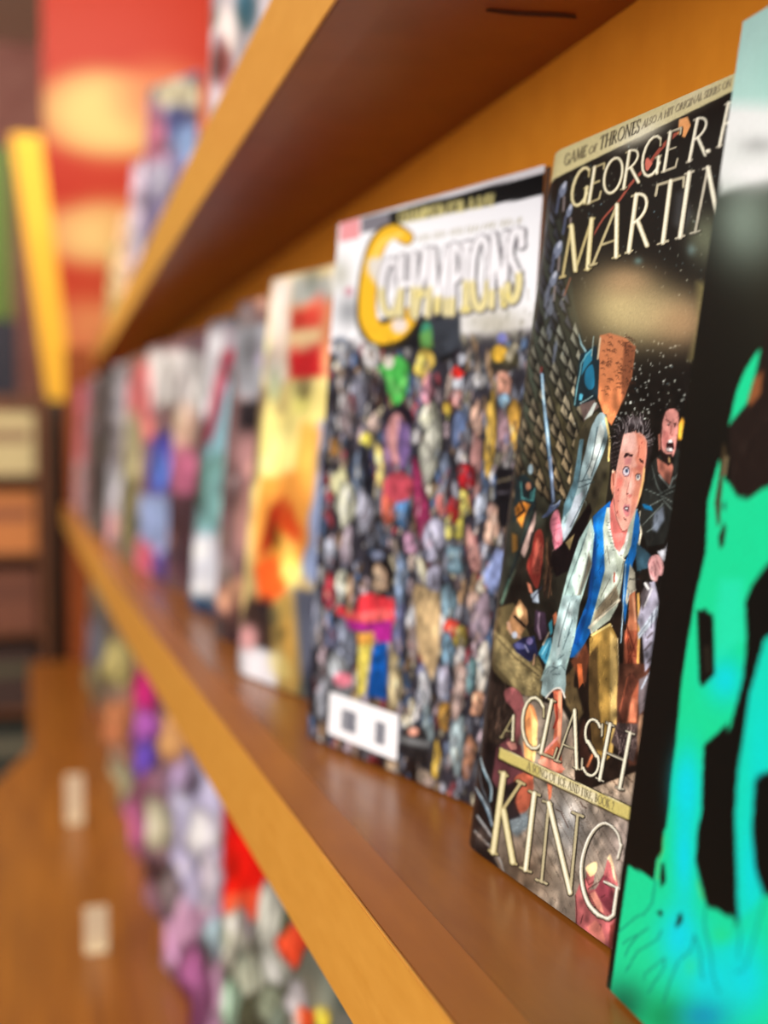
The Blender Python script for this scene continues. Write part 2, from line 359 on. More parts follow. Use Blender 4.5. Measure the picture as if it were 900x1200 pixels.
# ---------------------------------------------------------------- generic crowd / collage fill
def lump(c, x, y, rx, ry, col, soft=1.2, rot=0., fold=True):
    """irregular figure-like patch with a dark edge, a lit side and a few creases (drawing units, frame 0)"""
    n = 10; a = np.arange(n)*2*math.pi/n; r = 1+rng.uniform(-.28, .22, n); ca, sa = math.cos(rot), math.sin(rot)
    px = rx*r*np.cos(a); py = ry*r*np.sin(a); P = np.stack([x+px*ca-py*sa, y+px*sa+py*ca], 1); col = np.array(col, float)
    c.poly(np.stack([x+(P[:, 0]-x)*1.08+.6, y+(P[:, 1]-y)*1.04+.5], 1), col*.16, soft, .9, True)
    c.poly(P, np.clip(col*.82, 0, 255), soft, 1, True)
    c.poly(np.stack([x-rx*.22+(P[:, 0]-x)*.55, y-ry*.05+(P[:, 1]-y)*.7], 1), np.clip(col*1.15+8, 0, 255), soft*1.6, .85, True)
    if fold:
        for _ in range(2):
            q = rng.uniform(-.5, .5)*rx; c.line([(x+q, y-ry*rng.uniform(.2, .8)), (x+q*.3, y), (x-q, y+ry*rng.uniform(.2, .8))], max(.8, rx*.13), col*.35, soft, .7, sm=True)
def blobs(c, x0, y0, x1, y1, pal, n, r0, r1, tall=1.8, outline=True, soft=1.2):
    sv = c.F; c.F = (0, 0, 1.0)
    for _ in range(n):
        x = rng.uniform(x0, x1); y = rng.uniform(y0, y1); r = rng.uniform(r0, r1)
        col = np.array(pal[rng.randint(len(pal))])*rng.uniform(.75, 1.15)
        if outline: lump(c, x, y, r, r*tall*rng.uniform(.6, 1.3), col, soft, rng.uniform(-.35, .35), r > 3)
        else: c.ell(x, y, r, r*tall, np.clip(col, 0, 255), rng.uniform(-.5, .5), soft)
    c.F = sv

# ================================================================ artwork 1: dark fantasy cover in sharp focus
def art_dark(frame):
    c = Canvas(520, 20, 900, 1170, 1.7, (20, 17, 15))
    SK, SK2, SK3 = (232, 170, 150), (200, 120, 100), (150, 78, 66)
    CR, CR2 = (228, 220, 188), (206, 190, 118)
    # sky, right part
    c.fr(0, 0, 1)
    c.glow(660, 520, 60, 240, (62, 66, 52), .55)
    # scaled hide wall on the left
    c.fr(540, 400, 2.8125)
    c.poly([(235, -560), (330, -420), (385, -100), (420, 30), (400, 200), (400, 330), (340, 560), (250, 640), (110, 900), (60, 800), (60, -200), (200, -560)], (40, 44, 38), 4)
    c.fr(590, 390, 6.923)
    c.glow(250, -450, 160, 700, (78, 88, 84), .5); c.glow(450, 900, 260, 500, (92, 78, 46), .55); c.glow(210, 350, 90, 500, (84, 104, 92), .5)
    for i in range(-9, 8):
        for j in range(-10, 10):
            x = 430+j*66+i*47; y = 235+i*140+(j % 2)*-70-j*6
            xe = 640-max(0, (y-700))*.15 if y > -150 else 560+y*.12
            if x > xe or x < 60 or y > 1750: continue
            t = np.clip((y+400)/1500, 0, 1); tx = np.clip((x-100)/500, 0, 1)
            base = np.array((108, 120, 118))*(1-t)+np.array((156, 136, 104))*t
            base = base*(.66+.4*tx*t+.15*(1-t))*rng.uniform(.75, 1.2)
            if y < -100: base = np.array((92, 98, 112))*rng.uniform(.4, .9)
            c.poly([(x+2, y-10), (x+44, y+70), (x+62, y+150), (x+30, y+160), (x-28, y+70)], (18, 20, 18), 1.2, .9)
            c.poly([(x, y), (x+26, y+58), (x+46, y+136), (x+18, y+118), (x-22, y+58)], base*.62, .9)
            c.poly([(x, y), (x+10, y+52), (x+22, y+112), (x-20, y+58)], base*1.05, 1.2, .9)
            for _ in range(3): q = rng.uniform(-12, 24); c.line([(x+q, y+50), (x+q+12, y+96)], 5, base*rng.choice([.4, 1.35]), .6, .6)
    # small climbers at the upper-left edge
    for (x, y, q) in ((660, 225, 1), (655, 295, 1.2), (650, 330, 1), (668, 250, .8)):
        c.fr(0, 0, 1); c.ell(x, y, 4*q, 9*q, (108, 118, 140), .3); c.ell(x+2, y-6, 2, 5, (170, 178, 196), .4); c.line([(x-4, y+6), (x-7, y+26)], 3, (70, 78, 100)); c.line([(x+2, y+8), (x+1, y+24)], 2.5, (120, 110, 110))
    for _ in range(14):
        x = rng.uniform(641, 654); y = rng.uniform(330, 430); c.ell(x, y, 2, 7, (96, 104, 120), .2, al=.7)
    # stars / sparks in the black sky
    for _ in range(230):
        x = rng.uniform(655, 850); y = rng.uniform(170, 500)
        c.ell(x, y, rng.uniform(.4, 1.1), rng.uniform(.5, 1.3), (180, 186, 170) if rng.rand() > .3 else (120, 150, 160), al=rng.uniform(.3, .9))
    for _ in range(120):
        x = rng.uniform(715, 805); y = rng.uniform(405, 500); c.ell(x, y, rng.uniform(.5, 1.6), rng.uniform(.6, 1.8), (206, 214, 206), al=rng.uniform(.3, .9))
    # red falling streak
    c.fr(640, 80, 3.4615)
    c.line([(190, 700), (235, 620), (300, 545), (345, 480), (420, 395), (470, 330), (540, 260)], 11, (168, 82, 66), 1, .9, (.5, 1.6), True)
    c.poly([(385, 385), (415, 370), (435, 395), (415, 425), (395, 415)], (206, 112, 96), 1); c.poly([(540, 215), (575, 205), (588, 240), (565, 290), (535, 275)], (230, 160, 100), 1.2)
    c.line([(80, 930), (105, 860)], 5, (130, 80, 60)); c.poly([(530, 520), (560, 500), (600, 600), (560, 680), (520, 640)], (70, 72, 76), 8, .6)
    # soft cream smoke cloud
    c.fr(640, 80, 3.4615)
    c.glow(320, 980, 190, 150, (196, 178, 128), .98, .15); c.glow(450, 1010, 190, 110, (190, 172, 126), .9); c.glow(330, 870, 120, 70, (186, 152, 112), .7)
    c.glow(560, 1040, 120, 110, (176, 142, 104), .8); c.poly([(620, 880), (680, 880), (690, 1000), (640, 1190), (590, 1190), (630, 1050)], (150, 140, 88), 12, .75)
    c.glow(380, 790, 18, 16, (110, 150, 150), .6); c.glow(595, 745, 20, 26, (100, 130, 140), .7); c.glow(640, 690, 70, 100, (150, 160, 128), .45)
    # rock face right of the helmet
    c.fr(590, 390, 6.923)
    c.poly([(800, 40), (880, 20), (1010, 60), (1090, 130), (1060, 380), (960, 640), (900, 770), (840, 700), (780, 520), (790, 250)], (186, 118, 80), 1.5, col2=(206, 124, 78))
    c.poly([(1000, 90), (1090, 130), (1060, 380), (985, 600), (975, 400)], (110, 64, 44), 3, .8)
    for _ in range(110):
        x = rng.uniform(810, 1070); y = rng.uniform(40, 520); k = rng.uniform(12, 34)
        c.line([(x, y), (x+k*.6, y-6), (x+k, y+8)], 5, (64, 36, 26), .5, .85)
    # ---- helmeted fighter
    c.fr(590, 390, 6.923)
    c.poly([(620, 350), (640, 200), (700, 150), (770, 120), (800, 250), (790, 540), (700, 600), (600, 620), (590, 560)], (22, 40, 48), 1)
    c.poly([(680, 190), (740, 150), (740, 240), (690, 300), (650, 370)], (40, 120, 150), 1); c.poly([(690, 320), (745, 280), (760, 440), (720, 480), (680, 420)], (30, 108, 142), 1, sm=True)
    c.line([(600, 600), (620, 450), (645, 330), (650, 270), (690, 200), (735, 150)], 8, (120, 180, 190), .8); c.line([(630, 30), (650, 110), (685, 165)], 16, (150, 190, 200), .8, 1, (.3, 1))
    c.line([(750, 50), (735, 210)], 7, (150, 170, 165)); c.line([(805, 60), (785, 230)], 13, (200, 180, 150), .8); c.line([(645, 590), (700, 560), (745, 530)], 8, (170, 200, 200)); c.poly([(640, 510), (670, 520), (655, 570), (635, 560)], (90, 190, 220), .8)
    c.poly([(640, 600), (760, 560), (800, 620), (700, 700), (690, 780)], (108, 90, 86), 1); c.poly([(680, 720), (760, 580), (780, 590), (720, 740)], (196, 206, 200), .8)
    c.poly([(600, 900), (690, 720), (780, 660), (860, 680), (900, 900), (880, 1200), (840, 1500), (720, 1900), (600, 1700), (560, 1300)], (66, 62, 44), 1.5)
    c.fr(540, 400, 2.8125)
    c.poly([(405, 300), (440, 255), (470, 240), (492, 280), (500, 400), (480, 470), (440, 600), (405, 720), (360, 760), (355, 700), (370, 640), (345, 600)], (62, 58, 44), 1)
    # sleeve
    c.poly([(468, 243), (490, 262), (492, 330), (470, 400), (440, 470), (412, 545), (352, 668), (342, 600), (385, 520), (402, 440), (418, 380), (440, 290)], (150, 176, 182), .9, sm=True)
    c.poly([(470, 270), (484, 300), (470, 380), (435, 460), (425, 440), (445, 360)], (206, 220, 218), 2); c.poly([(385, 520), (415, 500), (400, 570), (352, 665), (345, 640)], (176, 188, 200), 2)
    c.poly([(402, 330), (415, 330), (405, 420), (395, 490), (372, 560), (345, 590), (350, 545), (380, 470)], (84, 118, 130), 1)
    for P in ([(460, 290), (440, 400), (410, 470)], [(400, 470), (440, 460)], [(398, 490), (430, 478)], [(480, 330), (440, 450)], [(430, 500), (370, 620)], [(420, 480), (450, 470)], [(410, 400), (398, 470)]): c.line(P, 3, (44, 62, 70), .6, .85, sm=True)
    c.line([(487, 260), (500, 330), (497, 400)], 7, (216, 190, 120), .8); c.line([(355, 680), (385, 640), (392, 620)], 5, (190, 170, 120), .7)
    # sword
    c.fr(590, 390, 6.923)
    c.line([(325, 300), (322, 345)], 16, (120, 50, 48), .8); c.poly([(318, 340), (342, 350), (352, 540), (376, 700), (402, 930), (425, 1190), (400, 1190), (382, 1000), (352, 720), (335, 540)], (96, 140, 176), .7)
    c.line([(330, 350), (345, 540), (366, 720), (392, 960), (412, 1190)], 8, (190, 216, 232), .6)
    c.fr(570, 540, 6.923)
    c.poly([(530, -20), (552, -20), (582, 350), (555, 365)], (108, 134, 176), .7); c.line([(545, 0), (570, 350)], 7, (180, 200, 226), .6)
    c.poly([(470, 480), (520, 425), (545, 365), (585, 370), (625, 350), (610, 385), (560, 430), (520, 470)], (70, 84, 116), .8); c.line([(555, 385), (600, 365), (622, 340)], 10, (150, 168, 200), .6)
    # gripping hand
    c.poly([(545, 490), (575, 430), (610, 420), (628, 520), (640, 600), (640, 700), (600, 760), (565, 690), (560, 620), (540, 550)], (206, 122, 140), .9, sm=True)
    for P in ([(555, 500), (600, 480)], [(550, 540), (615, 520)], [(565, 590), (625, 560)], [(575, 600), (570, 690)], [(600, 620), (610, 700)], [(560, 640), (600, 690)]): c.line(P, 5, (120, 44, 66), .6, .8)
    c.ell(600, 640, 22, 34, (234, 150, 164), .2, .8, .8)
    # dark drape beneath
    c.poly([(640, 690), (860, 360), (880, 420), (760, 760), (700, 900), (590, 960), (540, 850), (560, 760)], (16, 12, 14), 1.5); c.poly([(665, 680), (740, 610), (700, 740)], (170, 150, 100), 1.2, .8)
    # red-haired figure
    c.poly([(420, 600), (470, 580), (490, 700), (470, 900), (440, 1050), (400, 1010), (350, 870), (390, 750)], (120, 44, 38), 1, sm=True)
    c.poly([(420, 690), (445, 640), (455, 720), (420, 840), (390, 900)], (190, 92, 78), 1.5)
    for k in range(7): c.line([(430+k*8, 640+k*10), (440+k*6, 760), (400+k*8, 930)], 4, (66, 18, 18) if k % 2 else (226, 130, 108), .6, .8, sm=True)
    c.poly([(350, 1000), (380, 1020), (400, 1100), (370, 1080)], (226, 140, 110), 1); c.poly([(380, 1100), (440, 1060), (450, 1170), (400, 1160)], (170, 186, 204), 1.2); c.line([(395, 1140), (470, 1040)], 8, (40, 40, 60))
    c.poly([(300, 760), (400, 440), (425, 420), (420, 520), (370, 700), (330, 800)], (176, 150, 142), 1.5); c.line([(390, 600), (370, 700), (420, 560)], 10, (30, 20, 24), 1)
    for _ in range(30): c.line([(rng.uniform(480, 560), rng.uniform(640, 1100)), (rng.uniform(480, 560), rng.uniform(700, 1150))], 6, (30, 18, 16) if rng.rand() > .4 else (120, 84, 60), .8, .7)
    # caped figure, far left edge
    c.poly([(250, 160), (330, 120), (420, 220), (420, 400), (300, 480), (230, 520)], (24, 40, 44), 2)
    c.line([(300, 190), (310, 320), (400, 340), (415, 240)], 9, (80, 150, 150), .9); c.ell(362, 222, 22, 32, (190, 130, 100)); c.ell(380, 85, 20, 40, (150, 176, 190)); c.ell(395, 300, 22, 40, (60, 120, 120), al=.7)
    c.poly([(250, 400), (300, 340), (380, 370), (330, 470), (310, 560), (260, 470)], (206, 128, 50), 2); c.line([(300, 350), (330, 420), (270, 470)], 22, (30, 22, 20), 1.5); c.poly([(225, 600), (270, 620), (280, 740), (230, 760)], (150, 100, 40), 3, .7)
    c.line([(400, 430), (300, 700), (230, 900), (140, 1170)], 18, (50, 88, 84), 1.5, .9); c.line([(420, 400), (290, 740), (210, 960)], 26, (20, 22, 24), 2, .8); c.line([(255, 900), (140, 1160)], 34, (110, 132, 110), 3, .6, (.2, 1))
    # ---- rope / timber diagonal, lower left
    c.fr(570, 700, 6.923)
    c.poly([(30, 120), (240, 60), (360, 300), (480, 600), (470, 860), (330, 800), (150, 700), (30, 560)], (84, 74, 50), 2); c.poly([(60, 280), (160, 340), (470, 650), (440, 840), (300, 800), (50, 520)], (124, 112, 78), 2)
    for _ in range(170):
        x = rng.uniform(50, 440); y = 260+.78*x+rng.uniform(-40, 230)
        c.line([(x, y), (x+rng.uniform(8, 26), y+rng.uniform(0, 26))], 5, (78, 66, 42) if rng.rand() > .5 else (166, 150, 104), .5, .7)
    c.line([(90, 330), (260, 510), (440, 650)], 9, (38, 30, 22), .8, .9)
    c.poly([(180, 260), (230, 140), (290, 30), (350, 120), (360, 220), (290, 340), (240, 330)], (150, 112, 78), 1); c.poly([(260, 100), (300, 60), (320, 150), (280, 210)], (214, 176, 130), 1)
    c.line([(250, 170), (330, 250)], 26, (26, 20, 20)); c.line([(195, 220), (215, 300), (290, 340)], 22, (168, 134, 112)); c.ell(248, 320, 22, 28, (160, 170, 186))
    c.poly([(225, 400), (320, 340), (410, 330), (440, 480), (370, 540), (260, 460)], (30, 34, 66), 1.2); c.ell(290, 410, 50, 26, (84, 88, 140), .2); c.ell(370, 370, 26, 30, (104, 96, 140)); c.line([(330, 400), (360, 460)], 10, (140, 140, 170))
    c.poly([(420, 120), (500, 140), (520, 330), (450, 370), (410, 280)], (54, 40, 56), 1.5); c.line([(450, 150), (440, 260), (460, 350)], 18, (130, 110, 130)); c.line([(400, 560), (410, 480)], 12, (190, 150, 120))
    c.poly([(440, 470), (510, 350), (550, 340), (545, 540), (500, 560)], (60, 140, 170), 1); c.line([(470, 480), (530, 370)], 8, (150, 206, 220)); c.line([(500, 520), (535, 400)], 6, (20, 60, 84)); c.poly([(525, 230), (555, 190), (560, 300), (540, 330)], (60, 150, 170)); c.poly([(560, 160), (590, 130), (600, 200), (570, 250)], (206, 120, 84)); c.line([(480, 400), (530, 300)], 14, (176, 160, 140))
    c.poly([(660, 660), (740, 560), (800, 660), (760, 900), (680, 900), (640, 800)], (96, 76, 50), 2); c.poly([(760, 480), (810, 500), (800, 690), (765, 730)], (190, 96, 50), 1)
    # ---- floor boards, lower right
    c.fr(540, 780, 3.4615)
    c.poly([(100, 100), (270, 130), (420, 180), (500, 330), (720, 420), (760, 600), (720, 1177), (640, 1180), (0, 780), (50, 500)], (132, 120, 108), 3)
    c.glow(620, 380, 130, 110, (214, 158, 112), .9); c.glow(560, 480, 200, 90, (206, 186, 160), .6); c.glow(660, 740, 70, 170, (206, 188, 180), .7); c.glow(430, 650, 90, 140, (168, 178, 186), .55); c.glow(360, 800, 60, 160, (164, 152, 132), .5)
    c.glow(250, 850, 120, 130, (96, 78, 62), .8)
    for k in range(17):
        x = -60+k*48
        c.line([(x+120, 330+k*14), (x+330, 690+k*14), (x+420, 860+k*20)], 2.4, (70, 56, 46), .6, .55)
    for _ in range(190):
        x = rng.uniform(190, 700); y = rng.uniform(430, 1000); c.line([(x, y), (x+rng.uniform(6, 22), y+rng.uniform(8, 36))], 1.6, (84, 68, 56), .5, .6)
    for P in ([(390, 590), (410, 600), (440, 665)], [(490, 560), (500, 580), (515, 585)], [(560, 400), (660, 520)], [(600, 380), (700, 480)]): c.line(P, 4, (70, 46, 36), .7, .9)
    # furred shadow + feathers at the lower left
    c.poly([(90, 60), (190, 90), (240, 200), (235, 330), (160, 420), (150, 600), (60, 560), (60, 200)], (40, 32, 28), 6)
    for _ in range(90):
        x = rng.uniform(80, 200); y = rng.uniform(60, 360); c.line([(x, y), (x+rng.uniform(-14, 6), y+rng.uniform(20, 44))], 2.2, (16, 12, 12) if rng.rand() > .45 else (96, 74, 62), .5, .8)
    c.fr(540, 860, 6.923)
    c.poly([(20, 100), (150, 60), (310, 100), (330, 400), (300, 700), (250, 960), (340, 1177), (300, 1200), (20, 1000)], (22, 18, 20), 4)
    for P, wd, cl in (([(150, 210), (200, 330), (250, 450), (245, 560)], 26, (130, 168, 186)), ([(90, 450), (160, 520), (220, 640), (255, 760)], 30, (110, 140, 162)), ([(130, 680), (210, 790), (262, 870)], 24, (150, 152, 156)), ([(100, 800), (240, 940), (310, 1040), (345, 1150)], 20, (130, 118, 112)), ([(140, 300), (170, 440), (215, 560), (250, 700)], 10, (70, 96, 116)), ([(60, 960), (180, 1060), (290, 1170)], 14, (104, 92, 84))):
        c.line(P, wd, cl, 1.2, .95, (.5, .5), True); c.line([(x+8, y-6) for x, y in P], wd*.3, (206, 220, 226), .7, .8, sm=True)
    c.glow(170, 850, 70, 90, (120, 104, 92), .5)
    # paws / fist in the title
    c.fr(540, 780, 3.4615)
    c.poly([(185, 110), (215, 95), (255, 125), (268, 200), (255, 270), (230, 330), (215, 300), (225, 200), (190, 150)], (128, 74, 76), 1, sm=True)
    c.poly([(262, 180), (300, 170), (320, 250), (300, 340), (302, 450), (280, 470), (262, 340)], (224, 148, 92), 1.2, sm=True); c.poly([(292, 180), (318, 240), (316, 330), (300, 420), (296, 300)], (246, 196, 128), 1)
    c.poly([(150, 340), (200, 300), (250, 330), (272, 420), (230, 480), (160, 520), (130, 470)], (96, 54, 60), 2); c.poly([(190, 320), (225, 305), (235, 345), (210, 350)], (206, 140, 128), 1)
    c.poly([(225, 460), (275, 440), (300, 480), (285, 570), (250, 612), (222, 590), (215, 520)], (168, 88, 66), 1, sm=True); c.poly([(190, 620), (270, 600), (292, 650), (230, 700), (200, 680)], (96, 110, 118), 5, .9)
    for _ in range(60): c.ell(rng.uniform(200, 285), rng.uniform(615, 690), 1.6, 1.6, (150, 164, 170), al=.8)
    c.poly([(170, 500), (240, 470), (225, 560), (245, 620), (180, 640), (160, 560)], (24, 18, 22), 3, .9)
    # reaching arm and hand
    c.poly([(378, 110), (418, 105), (420, 200), (412, 330), (420, 440), (390, 450), (330, 400), (330, 370), (380, 330), (392, 220)], (206, 110, 82), 1); c.poly([(405, 110), (420, 110), (416, 230), (410, 330), (398, 310)], (236, 164, 130), 1.4)
    c.line([(395, 150), (400, 220), (385, 260)], 9, (150, 40, 30), 1, .8); c.line([(340, 360), (400, 300)], 10, (226, 150, 140)); c.poly([(320, 390), (380, 370), (430, 430), (380, 440), (330, 410)], (222, 140, 118), 1)
    c.poly([(355, 480), (378, 480), (372, 540), (362, 560)], (196, 110, 80), 1)
    # lower right hand under the G
    c.fr(640, 950, 6.923)
    c.poly([(240, 700), (280, 590), (330, 560), (335, 480), (400, 460), (390, 600), (350, 660), (420, 650), (470, 540), (500, 420), (530, 380), (560, 480), (590, 640), (600, 820), (560, 1100), (500, 1180), (420, 1160), (330, 1050), (240, 930)], (176, 96, 98), 1)
    c.poly([(330, 470), (410, 430), (415, 500), (370, 550), (340, 520)], (238, 200, 150), 1, sm=True); c.poly([(500, 400), (525, 365), (545, 420), (575, 600), (550, 560), (530, 450)], (244, 214, 170), 1)
    c.poly([(355, 690), (400, 670), (450, 760), (470, 850), (400, 800)], (222, 146, 128), 1); c.poly([(400, 660), (470, 540), (520, 560), (560, 740), (520, 850), (450, 760)], (134, 60, 72), 1)
    c.poly([(400, 900), (450, 960), (480, 1060), (470, 1140), (380, 1050), (330, 960)], (204, 122, 110), 2); c.poly([(520, 950), (580, 900), (560, 1080), (500, 1170)], (120, 56, 52), 2)
    for P in ([(240, 700), (250, 850), (240, 960)], [(345, 650), (440, 590), (470, 540)], [(450, 720), (480, 700)], [(350, 690), (420, 830)], [(300, 860), (280, 930)], [(330, 560), (350, 620), (390, 590)]): c.line(P, 7, (70, 26, 30), .7, .9)
    # ---- central man: vest, shirt, trousers
    c.fr(540, 400, 2.8125)
    c.poly([(470, 780), (600, 780), (640, 1125), (650, 1400), (380, 1500), (380, 1125), (420, 900)], (30, 22, 18), 2)
    # blue vest
    c.poly([(502, 533), (470, 560), (445, 585), (448, 700), (430, 850), (372, 1000), (368, 1048), (392, 1050), (440, 960), (470, 850), (520, 720), (510, 600)], (16, 92, 168), .9); c.poly([(445, 640), (462, 640), (440, 860), (395, 1010), (376, 1000), (425, 880)], (10, 56, 120), 2.5, .8)
    c.poly([(455, 590), (495, 560), (490, 680), (460, 760)], (30, 126, 206), 3, .8)
    # near sleeve (long pale arm)
    c.poly([(440, 590), (450, 640), (440, 750), (400, 880), (385, 980), (350, 1110), (335, 1125), (270, 1125), (300, 1040), (330, 900), (360, 780), (400, 660)], (160, 190, 186), .9)
    c.poly([(436, 610), (444, 660), (425, 760), (390, 870), (378, 800), (410, 690)], (204, 224, 214), 2.5); c.poly([(340, 900), (372, 860), (360, 980), (320, 1080), (300, 1080)], (196, 214, 208), 3, .8)
    c.poly([(432, 700), (442, 740), (410, 830), (392, 900), (388, 860), (410, 790)], (92, 80, 66), 2.5, .8)
    for P in ([(410, 690), (360, 820), (310, 1000)], [(430, 720), (400, 850), (360, 960)], [(330, 920), (360, 940)], [(350, 860), (385, 890)], [(318, 990), (350, 1010), (380, 980)], [(305, 1040), (340, 1060)], [(380, 900), (345, 1050)], [(425, 640), (390, 740)]): c.line(P, 2.6, (64, 82, 84), .6, .8, sm=True)
    # shirt front
    c.poly([(490, 555), (478, 620), (484, 760), (455, 870), (432, 950), (440, 970), (500, 925), (525, 880), (540, 800), (548, 720), (578, 690), (592, 560)], (170, 182, 166), 1)
    c.poly([(486, 640), (515, 700), (525, 790), (505, 850), (478, 860), (486, 760)], (208, 222, 210), 3, .8); c.poly([(450, 900), (520, 810), (530, 850), (490, 900), (445, 940)], (122, 108, 86), 3, .9); c.line([(432, 950), (480, 905), (530, 860)], 9, (222, 214, 190), 1.2, .9)
    c.line([(436, 955), (444, 985), (455, 960), (470, 975), (480, 955), (505, 945)], 5, (222, 216, 190), .8)
    for P in ([(545, 730), (530, 800), (500, 860)], [(550, 730), (545, 820)], [(500, 790), (470, 850)], [(510, 830), (455, 890)], [(520, 870), (450, 925)], [(490, 680), (500, 740)]): c.line(P, 2.4, (84, 80, 70), .6, .8, sm=True)
    c.line([(515, 770), (514, 800)], 5, (150, 60, 44), .8)
    # V opening and neck
    c.poly([(498, 560), (505, 640), (530, 700), (550, 670), (565, 600), (540, 560)], (206, 112, 104), 1); c.poly([(500, 600), (520, 640), (532, 690), (512, 660)], (176, 78, 76), 1.2)
    c.poly([(548, 640), (552, 660), (532, 698), (525, 680)], (226, 150, 140), 1)
    c.line([(497, 560), (500, 630), (520, 690), (535, 712)], 9, (214, 224, 214), 1, .95); c.line([(560, 640), (550, 690), (536, 712)], 9, (206, 212, 206), 1)
    for k in range(9): c.line([(488+k*2.5, 600+k*12), (498+k*3, 606+k*11)], 2.2, (84, 96, 92), .5, .9)
    c.line([(536, 712), (560, 735), (600, 715), (620, 705)], 3.4, (60, 50, 44), .6); c.line([(538, 715), (560, 742), (575, 733)], 3, (200, 196, 180), .6)
    # right part of the vest and sleeve
    c.poly([(588, 560), (600, 600), (590, 700), (575, 740), (560, 860), (548, 940), (540, 860), (548, 740), (570, 680), (580, 600)], (20, 96, 168), 1); c.line([(600, 570), (602, 640), (590, 700)], 7, (222, 214, 190), .8); c.line([(552, 740), (542, 900), (535, 1000)], 3.4, (150, 176, 190), .7)
    c.poly([(566, 740), (582, 770), (584, 830), (560, 840), (555, 880), (550, 860)], (180, 176, 158), 1.2); c.line([(584, 828), (566, 838), (556, 870)], 4, (222, 212, 190), .7); c.line([(565, 790), (595, 792)], 4, (40, 40, 40), .8)
    c.poly([(562, 845), (582, 830), (585, 900), (590, 960), (580, 1010), (560, 1020), (550, 970), (560, 920)], (206, 128, 92), 1); c.poly([(548, 960), (590, 960), (598, 1125), (540, 1125)], (160, 84, 60), 2.5, .9); c.line([(575, 850), (583, 930)], 6, (232, 168, 130), 1)
    for _ in range(16): c.line([(rng.uniform(552, 590), rng.uniform(930, 1120)), (rng.uniform(552, 590), rng.uniform(950, 1125))], 3, (90, 36, 26), .6, .8)
    c.line([(592, 840), (595, 960), (590, 1060), (598, 1125)], 8, (214, 166, 90), .9)
    # trousers
    c.poly([(432, 985), (500, 935), (522, 980), (526, 1125), (520, 1260), (505, 1370), (470, 1400), (440, 1350), (430, 1200)], (148, 118, 60), 1.2); c.poly([(500, 960), (520, 985), (526, 1125), (520, 1270), (500, 1360), (498, 1200)], (206, 176, 110), 2.5, .9); c.poly([(430, 1040), (458, 1010), (462, 1200), (480, 1360), (440, 1350), (428, 1200)], (66, 50, 30), 3, .9)
    c.line([(440, 975), (500, 940)], 8, (206, 186, 120), 1); c.line([(524, 985), (528, 1130), (522, 1250)], 3, (240, 214, 160), .7)
    c.poly([(370, 1060), (420, 1000), (432, 1040), (420, 1130), (400, 1130)], (110, 60, 40), 3, .8)
    # boots and legs below
    c.fr(650, 780, 6.923)
    c.poly([(540, 0), (700, 0), (820, 0), (800, 300), (700, 480), (690, 820), (620, 830), (520, 560), (520, 300)], (84, 50, 38), 2); c.poly([(600, 120), (640, 80), (700, 140), (690, 330), (670, 480), (560, 480), (540, 380)], (170, 92, 66), 1.5)
    c.poly([(620, 260), (690, 300), (672, 470), (600, 470)], (206, 128, 96), 3, .8); c.poly([(560, 320), (620, 80), (660, 70), (700, 140), (640, 260), (600, 480), (530, 480)], (60, 34, 28), 2.5, .75)
    c.poly([(520, 480), (690, 490), (690, 640), (650, 800), (590, 760), (470, 640)], (74, 60, 58), 2)
    for _ in range(46): c.line([(rng.uniform(500, 690), rng.uniform(480, 640)), (rng.uniform(520, 690), rng.uniform(600, 800))], 5, (36, 28, 30) if rng.rand() > .4 else (150, 130, 126), .6, .7)
    c.poly([(700, 130), (820, 60), (780, 330), (700, 420), (690, 300)], (110, 100, 104), 2); c.line([(720, 200), (800, 40)], 14, (170, 180, 196), 1); c.poly([(700, 420), (770, 400), (740, 700), (690, 840), (680, 600)], (150, 116, 92), 2)
    c.poly([(200, 0), (240, 0), (250, 150), (215, 200)], (190, 98, 56), 1); c.poly([(100, 160), (200, 200), (250, 400), (200, 470), (110, 330)], (100, 84, 56), 3, .9); c.poly([(250, 450), (300, 520), (290, 700), (330, 850), (230, 900), (210, 600)], (50, 30, 24), 3, .9)
    c.line([(280, 830), (320, 740)], 22, (210, 120, 76), 2, .8)
    # ---- shouting man behind
    c.fr(680, 470, 6.923)
    c.poly([(590, 520), (680, 440), (800, 400), (840, 430), (830, 700), (760, 1000), (700, 1177), (560, 1200), (500, 1000), (520, 800)], (34, 36, 34), 1.5)
    for P in ([(600, 540), (640, 700), (680, 770)], [(660, 770), (740, 730), (790, 700)], [(540, 730), (700, 800)], [(700, 780), (790, 740)], [(700, 800), (780, 850)], [(690, 820), (760, 900)], [(560, 880), (690, 810)], [(520, 1030), (690, 850)], [(830, 440), (820, 560), (780, 650)], [(680, 850), (640, 1010), (560, 1080)]): c.line(P, 9, (120, 132, 128), .8, .8, (.5, 1), True)
    c.poly([(620, 930), (690, 870), (700, 980), (640, 1080), (600, 1060)], (120, 132, 150), 3, .8); c.poly([(520, 850), (590, 870), (610, 910), (540, 890)], (20, 100, 150), 1.5)
    c.poly([(640, 480), (700, 520), (760, 520), (770, 560), (745, 700), (700, 660), (650, 590)], (190, 118, 100), 1); c.line([(660, 620), (740, 720), (770, 640)], 10, (150, 160, 156), .8)
    c.poly([(800, 230), (840, 150), (866, 180), (840, 330), (810, 335)], (236, 170, 60), 2.5)
    c.poly([(680, 130), (720, 80), (790, 80), (820, 130), (810, 280), (790, 400), (760, 520), (700, 510), (660, 430), (660, 290)], (40, 26, 24), 1)
    c.poly([(690, 170), (720, 95), (780, 85), (812, 130), (808, 250), (795, 360), (770, 470), (720, 450), (680, 400), (680, 250)], (208, 140, 132), 1, sm=True)
